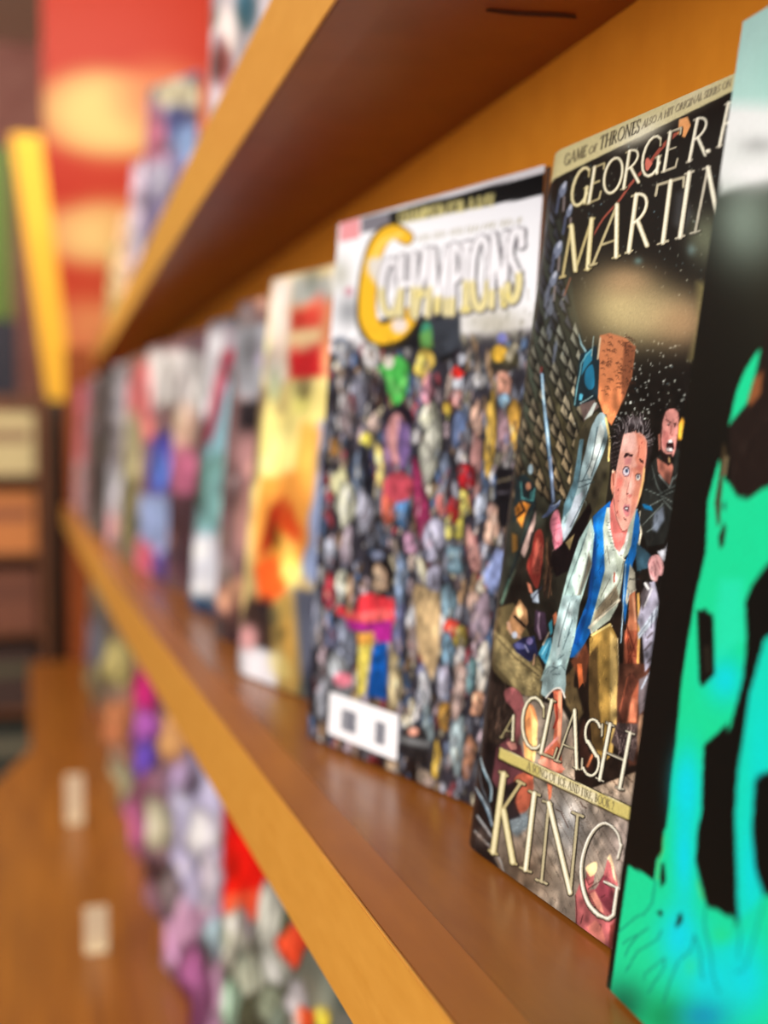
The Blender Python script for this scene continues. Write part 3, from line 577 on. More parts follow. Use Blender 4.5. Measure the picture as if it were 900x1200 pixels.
    c.poly([(690, 250), (730, 270), (740, 330), (700, 400), (682, 360)], (170, 100, 96), 2, .8); c.line([(715, 170), (750, 195)], 10, (60, 28, 28)); c.line([(775, 205), (800, 195)], 9, (60, 28, 28)); c.ell(733, 210, 11, 8, (50, 26, 30)); c.ell(785, 218, 9, 8, (50, 26, 30)); c.ell(731, 206, 5, 3, (226, 220, 210)); c.line([(757, 220), (748, 280), (765, 300)], 7, (140, 70, 64), .8)
    c.poly([(715, 370), (740, 330), (770, 335), (780, 400), (760, 440), (720, 430)], (36, 16, 18), 1); c.ell(748, 345, 20, 10, (230, 224, 220)); c.ell(740, 412, 28, 15, (220, 206, 206), .3)
    c.poly([(660, 410), (700, 450), (760, 450), (765, 520), (730, 545), (690, 510)], (30, 18, 18), 1.2); c.line([(737, 480), (742, 515)], 12, (200, 160, 110))
    c.poly([(648, 290), (668, 280), (670, 410), (655, 420)], (176, 108, 92), 1)
    # ---- central head
    c.poly([(330, 260), (390, 170), (460, 130), (540, 170), (600, 280), (600, 420), (560, 600), (540, 680), (300, 640), (260, 470), (290, 340)], (34, 28, 28), 3)
    for k in range(60):
        a_ = rng.uniform(math.pi*.95, math.pi*2.1); x = 440+140*math.cos(a_); y = 330+170*math.sin(a_); q = rng.uniform(.95, 1.3)
        c.line([(430+110*math.cos(a_), 340+120*math.sin(a_)), (x, y), (440+150*q*math.cos(a_-.12), 330+190*q*math.sin(a_-.12))], 13, (18, 14, 16) if k % 2 else (124, 116, 118), .6, .85, (1, .3), True)
    for k in range(16): y = 340+k*18; c.line([(350, y), (310-rng.uniform(0, 30), y+26), (262+rng.uniform(0, 16), y+34)], 5, (18, 14, 16) if k % 2 else (96, 86, 84), .6, .8, (1, .3), True)
    c.poly([(272, 640), (285, 575), (310, 590), (312, 700), (285, 780), (270, 720)], (206, 134, 112), 1); c.line([(288, 590), (292, 700)], 8, (140, 70, 58)); c.ell(288, 590, 9, 12, (250, 220, 190))
    c.poly([(265, 860), (290, 800), (330, 900), (400, 1060), (370, 1177), (340, 1250), (300, 1200), (268, 1050)], (200, 110, 104), 1)
    face = [(375, 290), (400, 258), (440, 248), (490, 262), (535, 300), (560, 350), (562, 430), (550, 540), (535, 660), (510, 780), (470, 900), (430, 1000), (400, 1060), (368, 1072), (335, 1020), (308, 960), (290, 870), (292, 780), (300, 700), (318, 560), (345, 420)]
    c.poly(face, (228, 168, 152), .9, sm=True)
    c.poly([(470, 270), (530, 305), (556, 350), (556, 430), (545, 520), (525, 560), (480, 540), (465, 480), (490, 420)], (204, 124, 100), 2.5, .85); c.poly([(440, 560), (520, 560), (530, 660), (500, 780), (455, 900), (430, 960), (440, 800), (470, 700)], (206, 128, 104), 3, .8)
    c.poly([(320, 640), (372, 660), (350, 760), (330, 860), (345, 980), (318, 950), (296, 860), (300, 740)], (206, 122, 108), 3, .8); c.poly([(330, 600), (375, 640), (360, 700), (325, 720)], (196, 100, 88), 4, .6)
    c.poly([(546, 540), (540, 660), (515, 770), (480, 880), (500, 760), (522, 650), (530, 560)], (248, 196, 130), 1.5)
    c.poly([(372, 300), (390, 275), (440, 262), (470, 300), (460, 400), (440, 430), (375, 430), (355, 420)], (242, 194, 184), 4, .8)
    # hair strands over the brow
    for k in range(26):
        x = rng.uniform(380, 545); c.line([(x, 262+abs(x-455)*.22), (x+rng.uniform(-14, 14), 215), (x+rng.uniform(-50, 50), 150)], 12, (26, 20, 22) if k % 3 else (140, 132, 134), .7, .9, (1, .3), True)
    c.glow(470, 190, 44, 34, (150, 142, 146), .55)
    # features
    c.poly([(372, 470), (392, 438), (448, 452), (444, 472), (408, 462), (385, 480)], (40, 20, 24), .8); c.poly([(498, 490), (502, 482), (536, 508), (532, 526), (508, 512)], (50, 24, 24), .8)
    c.poly([(380, 480), (440, 475), (430, 530), (385, 540)], (190, 116, 122), 3, .7); c.poly([(465, 560), (500, 530), (535, 550), (520, 600)], (176, 92, 78), 3, .7)
    c.ell(394, 588, 29, 42, (92, 62, 80), .1); c.ell(394, 590, 24, 33, (226, 214, 222), .1); c.ell(398, 584, 13, 18, (96, 116, 146)); c.ell(399, 584, 6, 9, (16, 18, 30)); c.line([(368, 575), (392, 548), (418, 570)], 6, (40, 22, 32), .7, sm=True); c.line([(372, 610), (400, 636), (424, 610)], 4, (140, 76, 84), .6, sm=True)
    c.ell(490, 634, 22, 30, (96, 56, 52), .1); c.ell(490, 637, 18, 25, (232, 222, 210), .1); c.ell(489, 633, 10, 15, (110, 120, 140)); c.ell(489, 633, 5, 8, (18, 18, 26)); c.line([(470, 622), (490, 606), (512, 622)], 6, (50, 24, 26), .7, sm=True)
    c.line([(440, 560), (425, 650), (398, 760), (402, 790), (425, 800), (438, 770)], 5, (170, 92, 84), .7, .9, sm=True); c.poly([(425, 640), (440, 700), (430, 780), (410, 770)], (246, 204, 190), 2.5, .8); c.ell(404, 772, 8, 6, (96, 34, 34)); c.ell(425, 785, 14, 12, (216, 110, 104), al=.7)
    c.line([(400, 810), (398, 848)], 4, (200, 130, 120)); c.poly([(365, 885), (385, 852), (402, 862), (420, 855), (424, 900), (415, 950), (395, 960), (375, 920)], (196, 124, 132), 1); c.poly([(372, 885), (395, 868), (416, 880), (410, 915), (388, 905)], (52, 26, 34), .8); c.poly([(380, 882), (404, 880), (410, 900), (390, 896)], (226, 220, 224), .7); c.ell(402, 930, 14, 16, (216, 130, 132))
    c.poly([(372, 962), (392, 972), (398, 990), (380, 982)], (60, 24, 26), .8)
    c.line([(498, 380), (494, 420), (490, 470)], 3.5, (150, 50, 44), .6); c.ell(520, 355, 5, 8, (150, 60, 54), .4); c.ell(330, 740, 4, 8, (110, 40, 40)); c.ell(322, 920, 4, 10, (110, 40, 40)); c.ell(332, 830, 4, 4, (130, 50, 44))
    c.line([(292, 800), (312, 950), (345, 1040), (370, 1075), (402, 1060)], 5, (96, 40, 38), .7, .9, sm=True); c.line([(562, 350), (560, 470), (545, 560)], 4, (70, 30, 26), .7)
    # right hand of the shouting man and his sword
    c.fr(680, 620, 6.923)
    c.poly([(480, 130), (560, 200), (600, 240), (580, 330), (480, 360), (470, 260)], (44, 70, 84), 1.5); c.poly([(640, 200), (700, 180), (740, 80), (740, 210), (720, 270), (690, 280)], (186, 190, 200), 1)
    c.poly([(575, 270), (600, 235), (650, 230), (680, 270), (692, 330), (680, 390), (650, 400), (640, 440), (600, 430), (580, 380), (570, 320)], (230, 172, 172), 1, sm=True)
    for P in ([(610, 280), (630, 340), (620, 400)], [(640, 280), (665, 340)], [(590, 360), (605, 410)], [(570, 300), (590, 250)]): c.line(P, 7, (130, 66, 74), .7, .8)
    c.poly([(520, 600), (580, 450), (620, 440), (660, 640), (640, 800), (600, 1100), (540, 1177), (520, 900), (480, 760)], (166, 164, 184), 1.5); c.poly([(500, 560), (560, 440), (590, 470), (560, 600), (520, 680)], (70, 64, 66), 2, .9)
    c.line([(545, 460), (570, 500)], 22, (206, 206, 206), 1); c.line([(600, 500), (540, 640)], 12, (200, 200, 206), 1); c.poly([(485, 860), (640, 640), (672, 610), (668, 700), (490, 915)], (196, 208, 222), .9); c.line([(600, 700), (590, 820)], 7, (50, 50, 70)); c.line([(630, 670), (625, 790)], 6, (60, 60, 80)); c.line([(655, 620), (645, 760)], 6, (80, 70, 90)); c.line([(490, 880), (660, 660)], 4, (90, 100, 120), .6)
    for P in ([(560, 900), (600, 860)], [(540, 1000), (590, 940)], [(560, 1100), (590, 1060)]): c.line(P, 14, (60, 50, 52), 1.5, .8)
    # cuff above the reaching arm
    c.fr(570, 700, 6.923)
    c.poly([(650, 0), (790, 0), (760, 180), (730, 300), (690, 480), (660, 560), (665, 720), (650, 830), (620, 760), (570, 760), (500, 830), (460, 800), (480, 640), (540, 540), (560, 340), (600, 160)], (150, 176, 178), 1)
    c.poly([(670, 60), (740, 40), (700, 240), (640, 300), (620, 480), (590, 500), (590, 350)], (196, 218, 220), 3, .8); c.line([(500, 830), (560, 765), (620, 755), (655, 830)], 12, (238, 232, 222), .8, sm=True); c.poly([(510, 830), (560, 780), (565, 860)], (40, 30, 36), 1)
    for P in ([(700, 60), (640, 260), (600, 420)], [(720, 200), (680, 330), (700, 300)], [(540, 620), (620, 570), (660, 610)], [(600, 520), (650, 480)], [(560, 640), (620, 640)], [(690, 300), (640, 440)], [(480, 640), (530, 580), (600, 590)]): c.line(P, 7, (60, 80, 86), .7, .8, sm=True)
    # ---- fine pen work and tonal variation over the illustration
    c.fr(0, 0, 1)
    for _ in range(1500):
        x = rng.uniform(550, 830); y = rng.uniform(480, 1110); k = rng.uniform(2, 8); a_ = rng.uniform(.9, 2.0)
        px_, py_ = min(max(int((x-c.x0)*c.s), 0), c.w-1), min(max(int((y-c.y0)*c.s), 0), c.h-1); b_ = c.a[py_, px_]
        if 700 < x < 765 and 500 < y < 625: continue
        c.line([(x, y), (x+k*.5*math.cos(a_), y+k*.5*math.sin(a_)), (x+k*math.cos(a_+.3), y+k*math.sin(a_+.3))], .9, b_*(.35 if rng.rand() < .6 else 1.4)+4, .6, .6, (1, .3))
    keep = c.a.copy(); c.mottle(.16, 6, 10, 440); c.mottle(.12, 14, 26, 440)
    j0, j1, i0, i1 = int((500-c.y0)*c.s), int((628-c.y0)*c.s), int((722-c.x0)*c.s), int((765-c.x0)*c.s); c.a[j0:j1, i0:i1] = c.a[j0:j1, i0:i1]*.35+keep[j0:j1, i0:i1]*.65
    # ---- author name
    DK = (14, 10, 8)
    c.fr(640, 80, 3.4615)
    c.poly([(-60, -200), (900, -300), (900, 30), (735, 112), (20, 462), (-60, 510)], (206, 196, 146), 1); c.glow(380, 270, 130, 46, (236, 232, 206), .9, -.45); c.glow(600, 120, 120, 50, (220, 212, 176), .7, -.45)
    p = text(c, 'GAME ', (72, 404), (26, -11.6), (6, -46), 5, (70, 62, 46), gap=.07)
    p = text(c, 'OF ', (172, 358), (22, -10), (5, -30), 4.2, (86, 76, 58), gap=.05)
    p = text(c, 'THRONES', (214, 340), (30.5, -13.8), (8, -54), 5.4, (50, 44, 34), gap=.05)
    p = text(c, 'ALSO A HIT ORIGINAL SERIES ON', (388, 252), (19.6, -9.3), (5, -30), 3.6, (110, 100, 80), gap=.03)
    def name(s, spec, wd):
        for ch, bl, rt, up in spec:
            t = np.clip((bl[0]-60)/520, 0, 1); col = np.array((186, 172, 122))*(1-t)+np.array((190, 184, 166))*t
            glyph(c, ch, bl, rt, up, wd, col, DK, 6.5, (250, 248, 226) if t > .12 else (238, 230, 186))
    name('', [('G', (92, 580), (76, -30), (22, -152)), ('E', (162, 560), (64, -26), (22, -145)), ('O', (228, 530), (84, -34), (10, -140)), ('R', (302, 502), (80, -34), (22, -152)), ('G', (378, 462), (84, -32), (18, -160)), ('E', (464, 432), (72, -26), (24, -160)),
              ('R', (566, 392), (86, -34), (32, -172)), ('.', (645, 352), (26, -8), (20, -100)), ('R', (688, 332), (84, -34), (36, -176))], 14.5)
    name('', [('M', (60, 858), (128, -40), (24, -205)), ('A', (186, 808), (116, -38), (42, -225)), ('R', (322, 760), (98, -34), (28, -232)), ('T', (418, 735), (122, -38), (30, -250)), ('I', (524, 702), (48, -16), (36, -262)), ('N', (586, 680), (142, -40), (50, -262))], 20)
    c.fr(0, 0, 1); c.glow(838, 285, 26, 36, (120, 128, 104), .5)
    # ---- title
    c.fr(540, 780, 3.4615)
    name('', [('A', (166, 296), (56, 16), (24, -95))], 9)
    name('', [('C', (238, 322), (104, 38), (18, -205)), ('L', (312, 354), (82, 34), (46, -214)), ('A', (388, 390), (98, 38), (28, -222)), ('S', (484, 436), (92, 36), (24, -225)), ('H', (550, 462), (118, 52), (44, -225)), ('O', (706, 520), (110, 50), (30, -190))], 14.5)
    c.poly([(158, 333), (722, 588), (716, 655), (156, 390)], DK, 1.2); c.poly([(164, 338), (718, 592), (706, 645), (158, 382)], (200, 186, 112), .8); c.poly([(330, 420), (560, 525), (556, 572), (330, 462)], (228, 220, 190), 6, .9)
    c.line([(164, 339), (716, 592)], 2.5, (240, 232, 190), .6); c.line([(158, 384), (704, 648)], 4, (80, 64, 40), .7)
    text(c, 'A SONG OF ICE AND FIRE, BOOK 2', (272, 428), (17.9, 8.5), (3, -33), 3.6, (104, 96, 70), gap=.06)
    name('', [('K', (108, 752), (118, 60), (46, -318))], 25)
    name('', [('I', (232, 822), (62, 26), (40, -310)), ('N', (300, 872), (172, 68), (34, -318))], 21)
    c.F = (540, 780, 3.4615)
    G = [(652, 745), (640, 690), (600, 650), (560, 660), (520, 715), (492, 810), (495, 900), (520, 975), (560, 1020), (600, 1038), (622, 1010), (636, 910)]
    for dx, wd, cl in ((2, 26, DK), (0, 18, (190, 182, 160)), (-2.4, 9, (248, 246, 234))):
        c.line([(x+dx, y+dx) for x, y in G[:-3]], wd, cl, .8, 1, (.45, 1), True); c.line([(x+dx, y+dx) for x, y in ((560, 1020), (598, 1036), (620, 1020), (636, 912))], wd*.8, cl, .8); c.line([(585+dx, 885+dx), (650+dx, 915+dx)], wd*.55, cl, .8); c.line([(655+dx, 735+dx), (640+dx, 790+dx)], wd*.5, cl, .8)
    name('', [('S', (690, 1100), (120, 50), (30, -300))], 15)
    c.grain(.035)
    return c

# ================================================================ artwork 2: black cover with green clawed shape
def art_green(frame):
    c = Canvas(690, 0, 960, 1260, 1.3, (9, 11, 9)); GR, CY, BK = (20, 208, 146), (0, 206, 226), (9, 11, 9)
    c.fr(780, 0, 3)
    c.glow(400, 950, 200, 500, (34, 34, 26), .8); c.poly([(150, -40), (700, -100), (700, 560), (350, 640), (200, 690), (180, 560)], (232, 236, 236), 10); c.glow(290, 780, 150, 190, (128, 146, 134), .9); c.poly([(150, 0), (700, -60), (700, 300), (400, 380), (150, 370)], (176, 218, 210), 22)
    c.glow(450, 250, 100, 110, (136, 196, 182), .7); c.glow(330, 620, 170, 60, (240, 242, 244), .9); c.glow(330, 520, 70, 34, (168, 172, 172), .8); c.glow(420, 780, 120, 120, (90, 104, 92), .5)
    c.fr(780, 400, 4)
    c.poly([(440, 65), (480, 40), (700, 0), (700, 400), (440, 400), (400, 300), (310, 410), (345, 250), (385, 150)], GR, 1)
    c.poly([(500, -60), (1000, -60), (1000, 700), (480, 690), (410, 755), (360, 740), (320, 690), (312, 410), (400, 300), (440, 150), (462, 40)], (28, 20, 18), 2); c.poly([(400, 290), (430, 190), (470, 150), (460, 260), (410, 320)], (150, 88, 50), 3, .9)
    for _ in range(60): x = rng.uniform(320, 520); y = rng.uniform(300, 700); c.line([(x, y), (x+rng.uniform(-8, 8), y+rng.uniform(20, 60))], 2, (70, 56, 48), .6, .5)
    legs = [(265, 565), (300, 640), (320, 690), (360, 750), (410, 755), (470, 700), (900, 700), (900, 2400), (0, 2400)]
    c.fr(0, 0, 1)
    body = [(846, 542), (853, 565), (860, 572), (868, 586), (882, 588), (900, 575), (960, 560), (960, 640), (903, 664), (885, 690), (877, 709), (879, 752), (875, 797), (866, 830), (857, 864), (856, 850), (844, 862), (828, 876), (826, 920), (825, 955), (820, 975), (817, 1012), (828, 1058), (832, 1068), (800, 1100), (770, 1060), (768, 1035), (771, 1010), (779, 1000), (786, 948), (791, 900), (795, 872), (802, 800), (811, 745), (819, 700), (831, 650), (833, 590)]
    c.poly(body, GR, .9)
    c.poly([(903, 750), (900, 752), (881, 820), (877, 850), (867, 910), (864, 958), (865, 1040), (868, 1084), (960, 1110), (960, 1060), (900, 1056), (888, 1020), (884, 975), (887, 920), (890, 911), (900, 908), (960, 900), (960, 740)], (12, 208, 180), .9)
    c.fr(700, 900, 4)
    c.poly([(150, 465), (280, 538), (520, 655), (670, 728), (800, 605), (1100, 560), (1100, 1500), (0, 1500), (40, 1200)], GR, .9)
    c.poly([(280, 540), (285, 450), (312, 400), (320, 300), (480, 300), (470, 450), (515, 650), (520, 700), (300, 800)], GR, .9)
    for x, y, rx, ry, al in ((420, 100, 70, 160, .8), (415, 430, 60, 260, .95), (390, 800, 110, 170, .95), (520, 1000, 160, 200, .85), (730, 500, 60, 260, .6), (700, 1000, 140, 200, .85), (640, 850, 90, 60, .4)): c.glow(x, y, rx, ry, CY, al)
    c.fr(760, 640, 3.75); c.glow(350, 600, 90, 110, CY, .85); c.glow(190, 1080, 60, 200, CY, .7); c.glow(500, 950, 60, 300, (0, 210, 210), .6); c.poly([(330, 160), (430, 160), (440, 420), (310, 520), (310, 300)], (40, 222, 186), 12, .5)
    c.poly([(225, 295), (262, 288), (300, 320), (305, 575), (250, 630), (235, 610)], BK, 1); c.line([(270, 460), (275, 560)], 22, (50, 44, 34), 5, .7); c.line([(300, 900), (290, 1000)], 26, (24, 44, 58), 8, .7)
    c.fr(0, 0, 1)
    c.poly([(862, 1092), (866, 1040), (864, 960), (868, 905), (877, 850), (881, 820), (900, 752), (904, 700), (903, 668), (885, 690), (877, 709), (879, 752), (875, 797), (866, 832), (857, 864), (856, 850), (844, 862), (828, 876), (826, 920), (825, 955), (820, 975), (817, 1012), (828, 1058), (830, 1064), (867, 1082)], BK, .9)
    c.poly([(960, 905), (900, 908), (889, 920), (884, 975), (887, 1020), (897, 1052), (960, 1060)], BK, .9)
    c.fr(700, 900, 4); c.glow(120, 1120, 130, 130, (0, 92, 66), .9); c.glow(320, 1180, 120, 110, (0, 130, 70), .8); c.glow(500, 1180, 140, 90, (0, 120, 180), .7); c.glow(590, 800, 60, 50, (40, 206, 110), .5); c.glow(440, 940, 40, 60, (60, 210, 120), .4)
    c.poly([(305, 460), (322, 455), (328, 545), (303, 575), (300, 520)], BK, .8); c.poly([(285, 685), (305, 676), (315, 706), (300, 702)], BK, .8); c.poly([(385, 700), (402, 685), (405, 730), (380, 762), (370, 752)], BK, .8)
    L = (0, 96, 92)
    for P in ([(278, 540), (262, 640), (225, 695), (190, 705), (100, 780)], [(240, 762), (200, 790), (155, 810), (120, 835)], [(195, 795), (150, 850), (130, 895)], [(305, 772), (285, 815), (190, 870), (135, 965)], [(220, 1000), (225, 975), (320, 900), (315, 950), (260, 1030), (240, 1065)], [(460, 795), (445, 865), (385, 915), (340, 1020), (312, 1110)], [(460, 795), (490, 880), (490, 950), (502, 1010)], [(515, 665), (508, 740), (540, 900), (545, 980), (575, 1065)], [(672, 730), (675, 800), (668, 905)], [(790, 640), (740, 820), (700, 950), (660, 970)]):
        c.line(P, 6, L, .8, .85)
    c.line([(316, 330), (312, 400), (288, 470), (290, 530)], 5, (130, 170, 60), .8, .8); c.line([(475, 540), (500, 620)], 6, (130, 190, 60), .8, .7)
    c.fr(780, 400, 4); c.poly([(285, 480), (300, 540), (285, 640), (275, 760), (270, 870), (258, 880), (245, 770), (262, 660)], (58, 48, 32), 1); c.poly([(290, 860), (300, 885), (290, 970), (270, 985), (262, 930)], (30, 40, 26), 1); c.ell(292, 785, 9, 18, (20, 110, 84)); c.line([(300, 560), (290, 640)], 14, (170, 150, 110), 1.5, .7)
    c.grain(.015); return c

# ================================================================ artwork 3: crowd cover, a little out of focus
def art_crowd(frame):
    c = Canvas(330, 180, 680, 1000, 1.5, (232, 232, 238))
    pal = [(150, 152, 164), (120, 124, 140), (196, 194, 196), (110, 96, 100), (176, 160, 150), (92, 104, 128), (206, 196, 168), (140, 60, 70), (84, 110, 150), (60, 56, 62), (160, 130, 100), (190, 170, 180)]
    c.poly([(340, 420), (700, 380), (700, 1000), (340, 1000)], (46, 44, 52), 12)
    blobs(c, 345, 400, 690, 1000, pal, 1900, 1.3, 4.6, 3.8)
    c.fr(360, 180, 3)
    c.poly([(60, 80), (900, -60), (900, 560), (690, 600), (540, 640), (540, 590), (360, 590), (250, 680), (60, 640)], (240, 242, 248), 8)
    c.glow(660, 600, 130, 60, (176, 172, 156), .8); c.glow(120, 430, 40, 60, (180, 180, 168), .8); c.ell(150, 490, 16, 18, (200, 110, 130), al=.6); c.glow(150, 560, 50, 60, (130, 134, 140), .8)
    for _ in range(60): x = rng.uniform(540, 850); y = rng.uniform(520, 780)-(x-540)*.2; c.line([(x, y), (x+rng.uniform(-10, 10), y+rng.uniform(10, 40))], 5, (150, 148, 134), 1, .6)
    c.poly([(60, 225), (900, 30), (900, 60), (60, 245)], (200, 196, 200), 1.5, .6)
    c.poly([(288, 208), (890, 58), (890, 140), (288, 255)], (16, 16, 18), .8); c.poly([(115, 248), (186, 230), (186, 300), (115, 316)], (226, 150, 156), 1.2); c.poly([(190, 232), (288, 208), (288, 262), (190, 285)], (120, 118, 128), 1.2)
    text(c, 'CHAMPION FOR A DAY', (322, 250), (24.5, -4.7), (0, -38), 8.5, (206, 196, 130), gap=.07)
    for k in range(46): x = 380+k*8.3; y = 296-k*1.5; c.line([(x, y), (x+1, y+20)], 3.4, (150, 144, 116), .8, .8 if k % 7 else 0)
    # yellow ring letter C, black shadow, word
    R1 = arc(300, 460, 75, 175, 60, 330, 26); R1 = [(x, y) for x, y in R1]
    c.poly([(240, 590), (540, 560), (545, 720), (480, 740), (420, 690), (300, 690), (250, 660)], (24, 24, 28), 3); c.poly([(400, 600), (540, 570), (545, 690), (470, 720), (430, 650)], (60, 66, 76), 4, .8); c.ell(425, 640, 20, 44, (60, 140, 110)); c.poly([(400, 640), (440, 620), (450, 690), (405, 690)], (110, 160, 70), 2, .7)
    c.line([(350, 300), (300, 275), (250, 320), (222, 420), (212, 540), (222, 610), (262, 650), (320, 635), (352, 590)], 92, (60, 48, 20), 1.2, 1, (.6, 1), True); c.line([(350, 300), (300, 280), (252, 325), (224, 420), (216, 540), (226, 600), (262, 640), (318, 625), (350, 585)], 76, (236, 184, 44), 1.2, 1, (.6, 1), True); c.line([(330, 290), (262, 320), (232, 400)], 16, (250, 222, 130), 2.5, .7, sm=True)
    c.poly([(215, 375), (420, 345), (420, 420), (270, 500), (215, 420)], (214, 214, 220), 6, .9); c.ell(330, 610, 28, 26, (226, 214, 206), soft=2)
    for ch, bl, rt, up, q in (('C', (256, 575), (74, -6), (2, -190), 20), ('H', (320, 572), (66, -8), (4, -205), 20), ('A', (378, 578), (66, -8), (6, -230), 20), ('M', (420, 575), (80, -8), (10, -232), 18), ('P', (500, 570), (56, -6), (4, -240), 20), ('I', (548, 556), (26, -4), (2, -230), 22), ('O', (576, 556), (66, -8), (4, -250), 22), ('N', (640, 545), (64, -10), (6, -252), 20), ('S', (698, 528), (54, -8), (14, -250), 22)):
        S = [([tuple(np.array(bl)+np.array(rt)*x+np.array(up)*y) for x, y in P], k) for P, k in GL[ch][0] if k >= .5 or len(P) == 2 and abs(P[0][0]-P[1][0]) > .4]
        q += 1; S = [([tuple(np.array(P[m])*(1-f)+np.array(P[m+1])*f) for m in range(len(P)-1) for f in (0, .2, .4, .6, .8)]+[P[-1]], k) for P, k in S]
        for P, k in S: c.line([(x+3, y+2) for x, y in P], q+12, (74, 70, 78), .9)
        for P, k in S: c.line(P, q, (240, 240, 246), .9)
        for P, k in S:
            P2 = [(x, y) for x, y in P if y > bl[1]-95]
            if len(P2) > 1: c.line(P2, q, (222, 206, 120), 4, .75)
    # crowd members
    def E(f, L):
        c.F = f
        ox, oy, q = f; c.F = (0, 0, 1.0)
        for x, y, rx, ry, col in L:
            x = ox+x/q; y = oy+y/q; rx /= q; ry /= q; lump(c, x, y, rx*.74, ry*1.08, col, 1.4, rng.uniform(-.15, .15))
            if rx*ry > 90:
                for _ in range(4): k = rng.uniform(-.6, .6); m_ = rng.uniform(-.7, .6); c.line([(x+rx*k, y+ry*m_), (x+rx*k*.6, y+ry*(m_+.2)), (x+rx*(k+rng.uniform(-.4, .4)), y+ry*(m_+.4))], rng.uniform(1, 2.4), np.array(pal[rng.randint(len(pal))])*rng.choice([.4, 1.0]), 1.2, .8)
    E((350, 380, 5), [(430, 200, 60, 80, (206, 204, 206)), (280, 170, 60, 80, (150, 156, 168)), (370, 420, 60, 110, (120, 122, 140)), (300, 560, 60, 100, (146, 132, 136)), (470, 400, 40, 90, (60, 44, 44)), (460, 590, 50, 60, (216, 190, 180)), (410, 690, 45, 45, (222, 206, 90)), (440, 820, 30, 80, (50, 60, 110)), (490, 840, 34, 110, (220, 200, 120)), (370, 860, 50, 150, (110, 126, 150)), (260, 960, 70, 110, (222, 218, 170)), (560, 700, 70, 150, (130, 100, 130)), (220, 730, 35, 50, (180, 130, 70)), (300, 1080, 80, 120, (206, 208, 186)), (400, 1100, 60, 110, (170, 172, 190)), (540, 1060, 60, 120, (206, 100, 80)), (620, 1100, 50, 110, (90, 140, 196))])
    c.F = (350, 380, 5); c.poly([(470, 260), (540, 220), (600, 190), (660, 250), (650, 400), (590, 500), (540, 420), (520, 330)], (70, 170, 76), 2); c.line([(540, 320), (590, 420), (640, 320)], 20, (130, 210, 120), 3, .8); c.ell(540, 230, 30, 40, (216, 210, 200), soft=2)
    c.ell(605, 560, 84, 80, (30, 24, 34), soft=2); c.ell(600, 680, 62, 150, (196, 140, 140), -.1, 2); c.poly([(600, 560), (660, 600), (670, 760), (620, 880), (590, 740)], (112, 90, 140), 3); c.ell(600, 960, 90, 90, (176, 70, 84), soft=3); c.poly([(360, 700), (430, 740), (460, 1040), (400, 1000)], (20, 20, 26), 3, .9)
    E((480, 380, 5), [(90, 240, 80, 70, (232, 200, 96)), (110, 400, 60, 90, (190, 130, 146)), (130, 560, 80, 110, (196, 198, 176)), (140, 760, 80, 180, (176, 178, 166)), (300, 230, 44, 70, (40, 34, 44)), (295, 350, 46, 44, (196, 204, 220)), (290, 440, 40, 60, (206, 150, 146)), (235, 500, 34, 40, (226, 180, 70)), (300, 620, 50, 110, (96, 112, 150)), (220, 850, 40, 80, (120, 134, 160)), (310, 790, 50, 50, (206, 206, 216)), (420, 340, 60, 50, (206, 206, 210)), (555, 340, 50, 90, (206, 150, 130)), (400, 560, 40, 90, (210, 170, 150)), (480, 640, 40, 230, (216, 176, 80)), (620, 600, 50, 150, (196, 150, 66)), (555, 640, 44, 130, (150, 120, 130)), (400, 820, 40, 180, (190, 140, 136)), (420, 1080, 50, 80, (176, 186, 206)), (500, 1150, 60, 90, (216, 180, 166)), (560, 460, 44, 44, (140, 180, 210)), (80, 1050, 60, 230, (140, 44, 84)), (330, 1050, 46, 90, (226, 206, 110)), (340, 900, 60, 80, (160, 28, 36)), (270, 1100, 50, 80, (186, 40, 40)), (190, 1060, 34, 60, (206, 120, 116))])
    c.F = (480, 380, 5); c.poly([(250, 290), (280, 250), (330, 300), (300, 330), (260, 320)], (196, 40, 34), 2); c.ell(310, 215, 20, 34, (200, 206, 220), soft=2); c.ell(560, 210, 86, 70, (66, 62, 44), soft=2); c.ell(530, 180, 46, 50, (214, 170, 60), soft=2); c.poly([(560, 190), (620, 110), (640, 140), (590, 240)], (146, 140, 120), 2); c.ell(545, 90, 28, 32, (120, 124, 190), soft=2); c.poly([(480, 240), (620, 250), (600, 290), (490, 280)], (50, 46, 40), 2)
    c.poly([(510, 850), (620, 850), (620, 1200), (520, 1200), (500, 1000)], (22, 20, 24), 3); c.line([(520, 930), (600, 910)], 12, (120, 110, 90), 2); c.line([(515, 1000), (590, 990)], 10, (90, 86, 96), 2)
    E((350, 600, 5), [(500, 370, 84, 150, (26, 20, 24)), (490, 400, 56, 90, (226, 190, 160)), (190, 470, 44, 100, (170, 50, 64)), (260, 440, 50, 100, (206, 210, 190)), (610, 410, 50, 140, (120, 140, 170)), (600, 700, 44, 150, (104, 108, 146)), (670, 640, 40, 90, (206, 210, 226)), (580, 960, 56, 130, (186, 170, 126)), (100, 640, 60, 150, (150, 156, 176)), (260, 780, 110, 130, (130, 138, 158)), (200, 740, 60, 70, (106, 110, 140)), (60, 480, 50, 90, (160, 170, 196)), (680, 780, 40, 100, (170, 150, 146)), (240, 960, 100, 120, (160, 166, 172)), (190, 240, 44, 90, (176, 182, 200)), (290, 230, 50, 120, (170, 156, 170)), (150, 1080, 60, 140, (136, 140, 150)), (60, 1050, 40, 110, (50, 34, 40))])
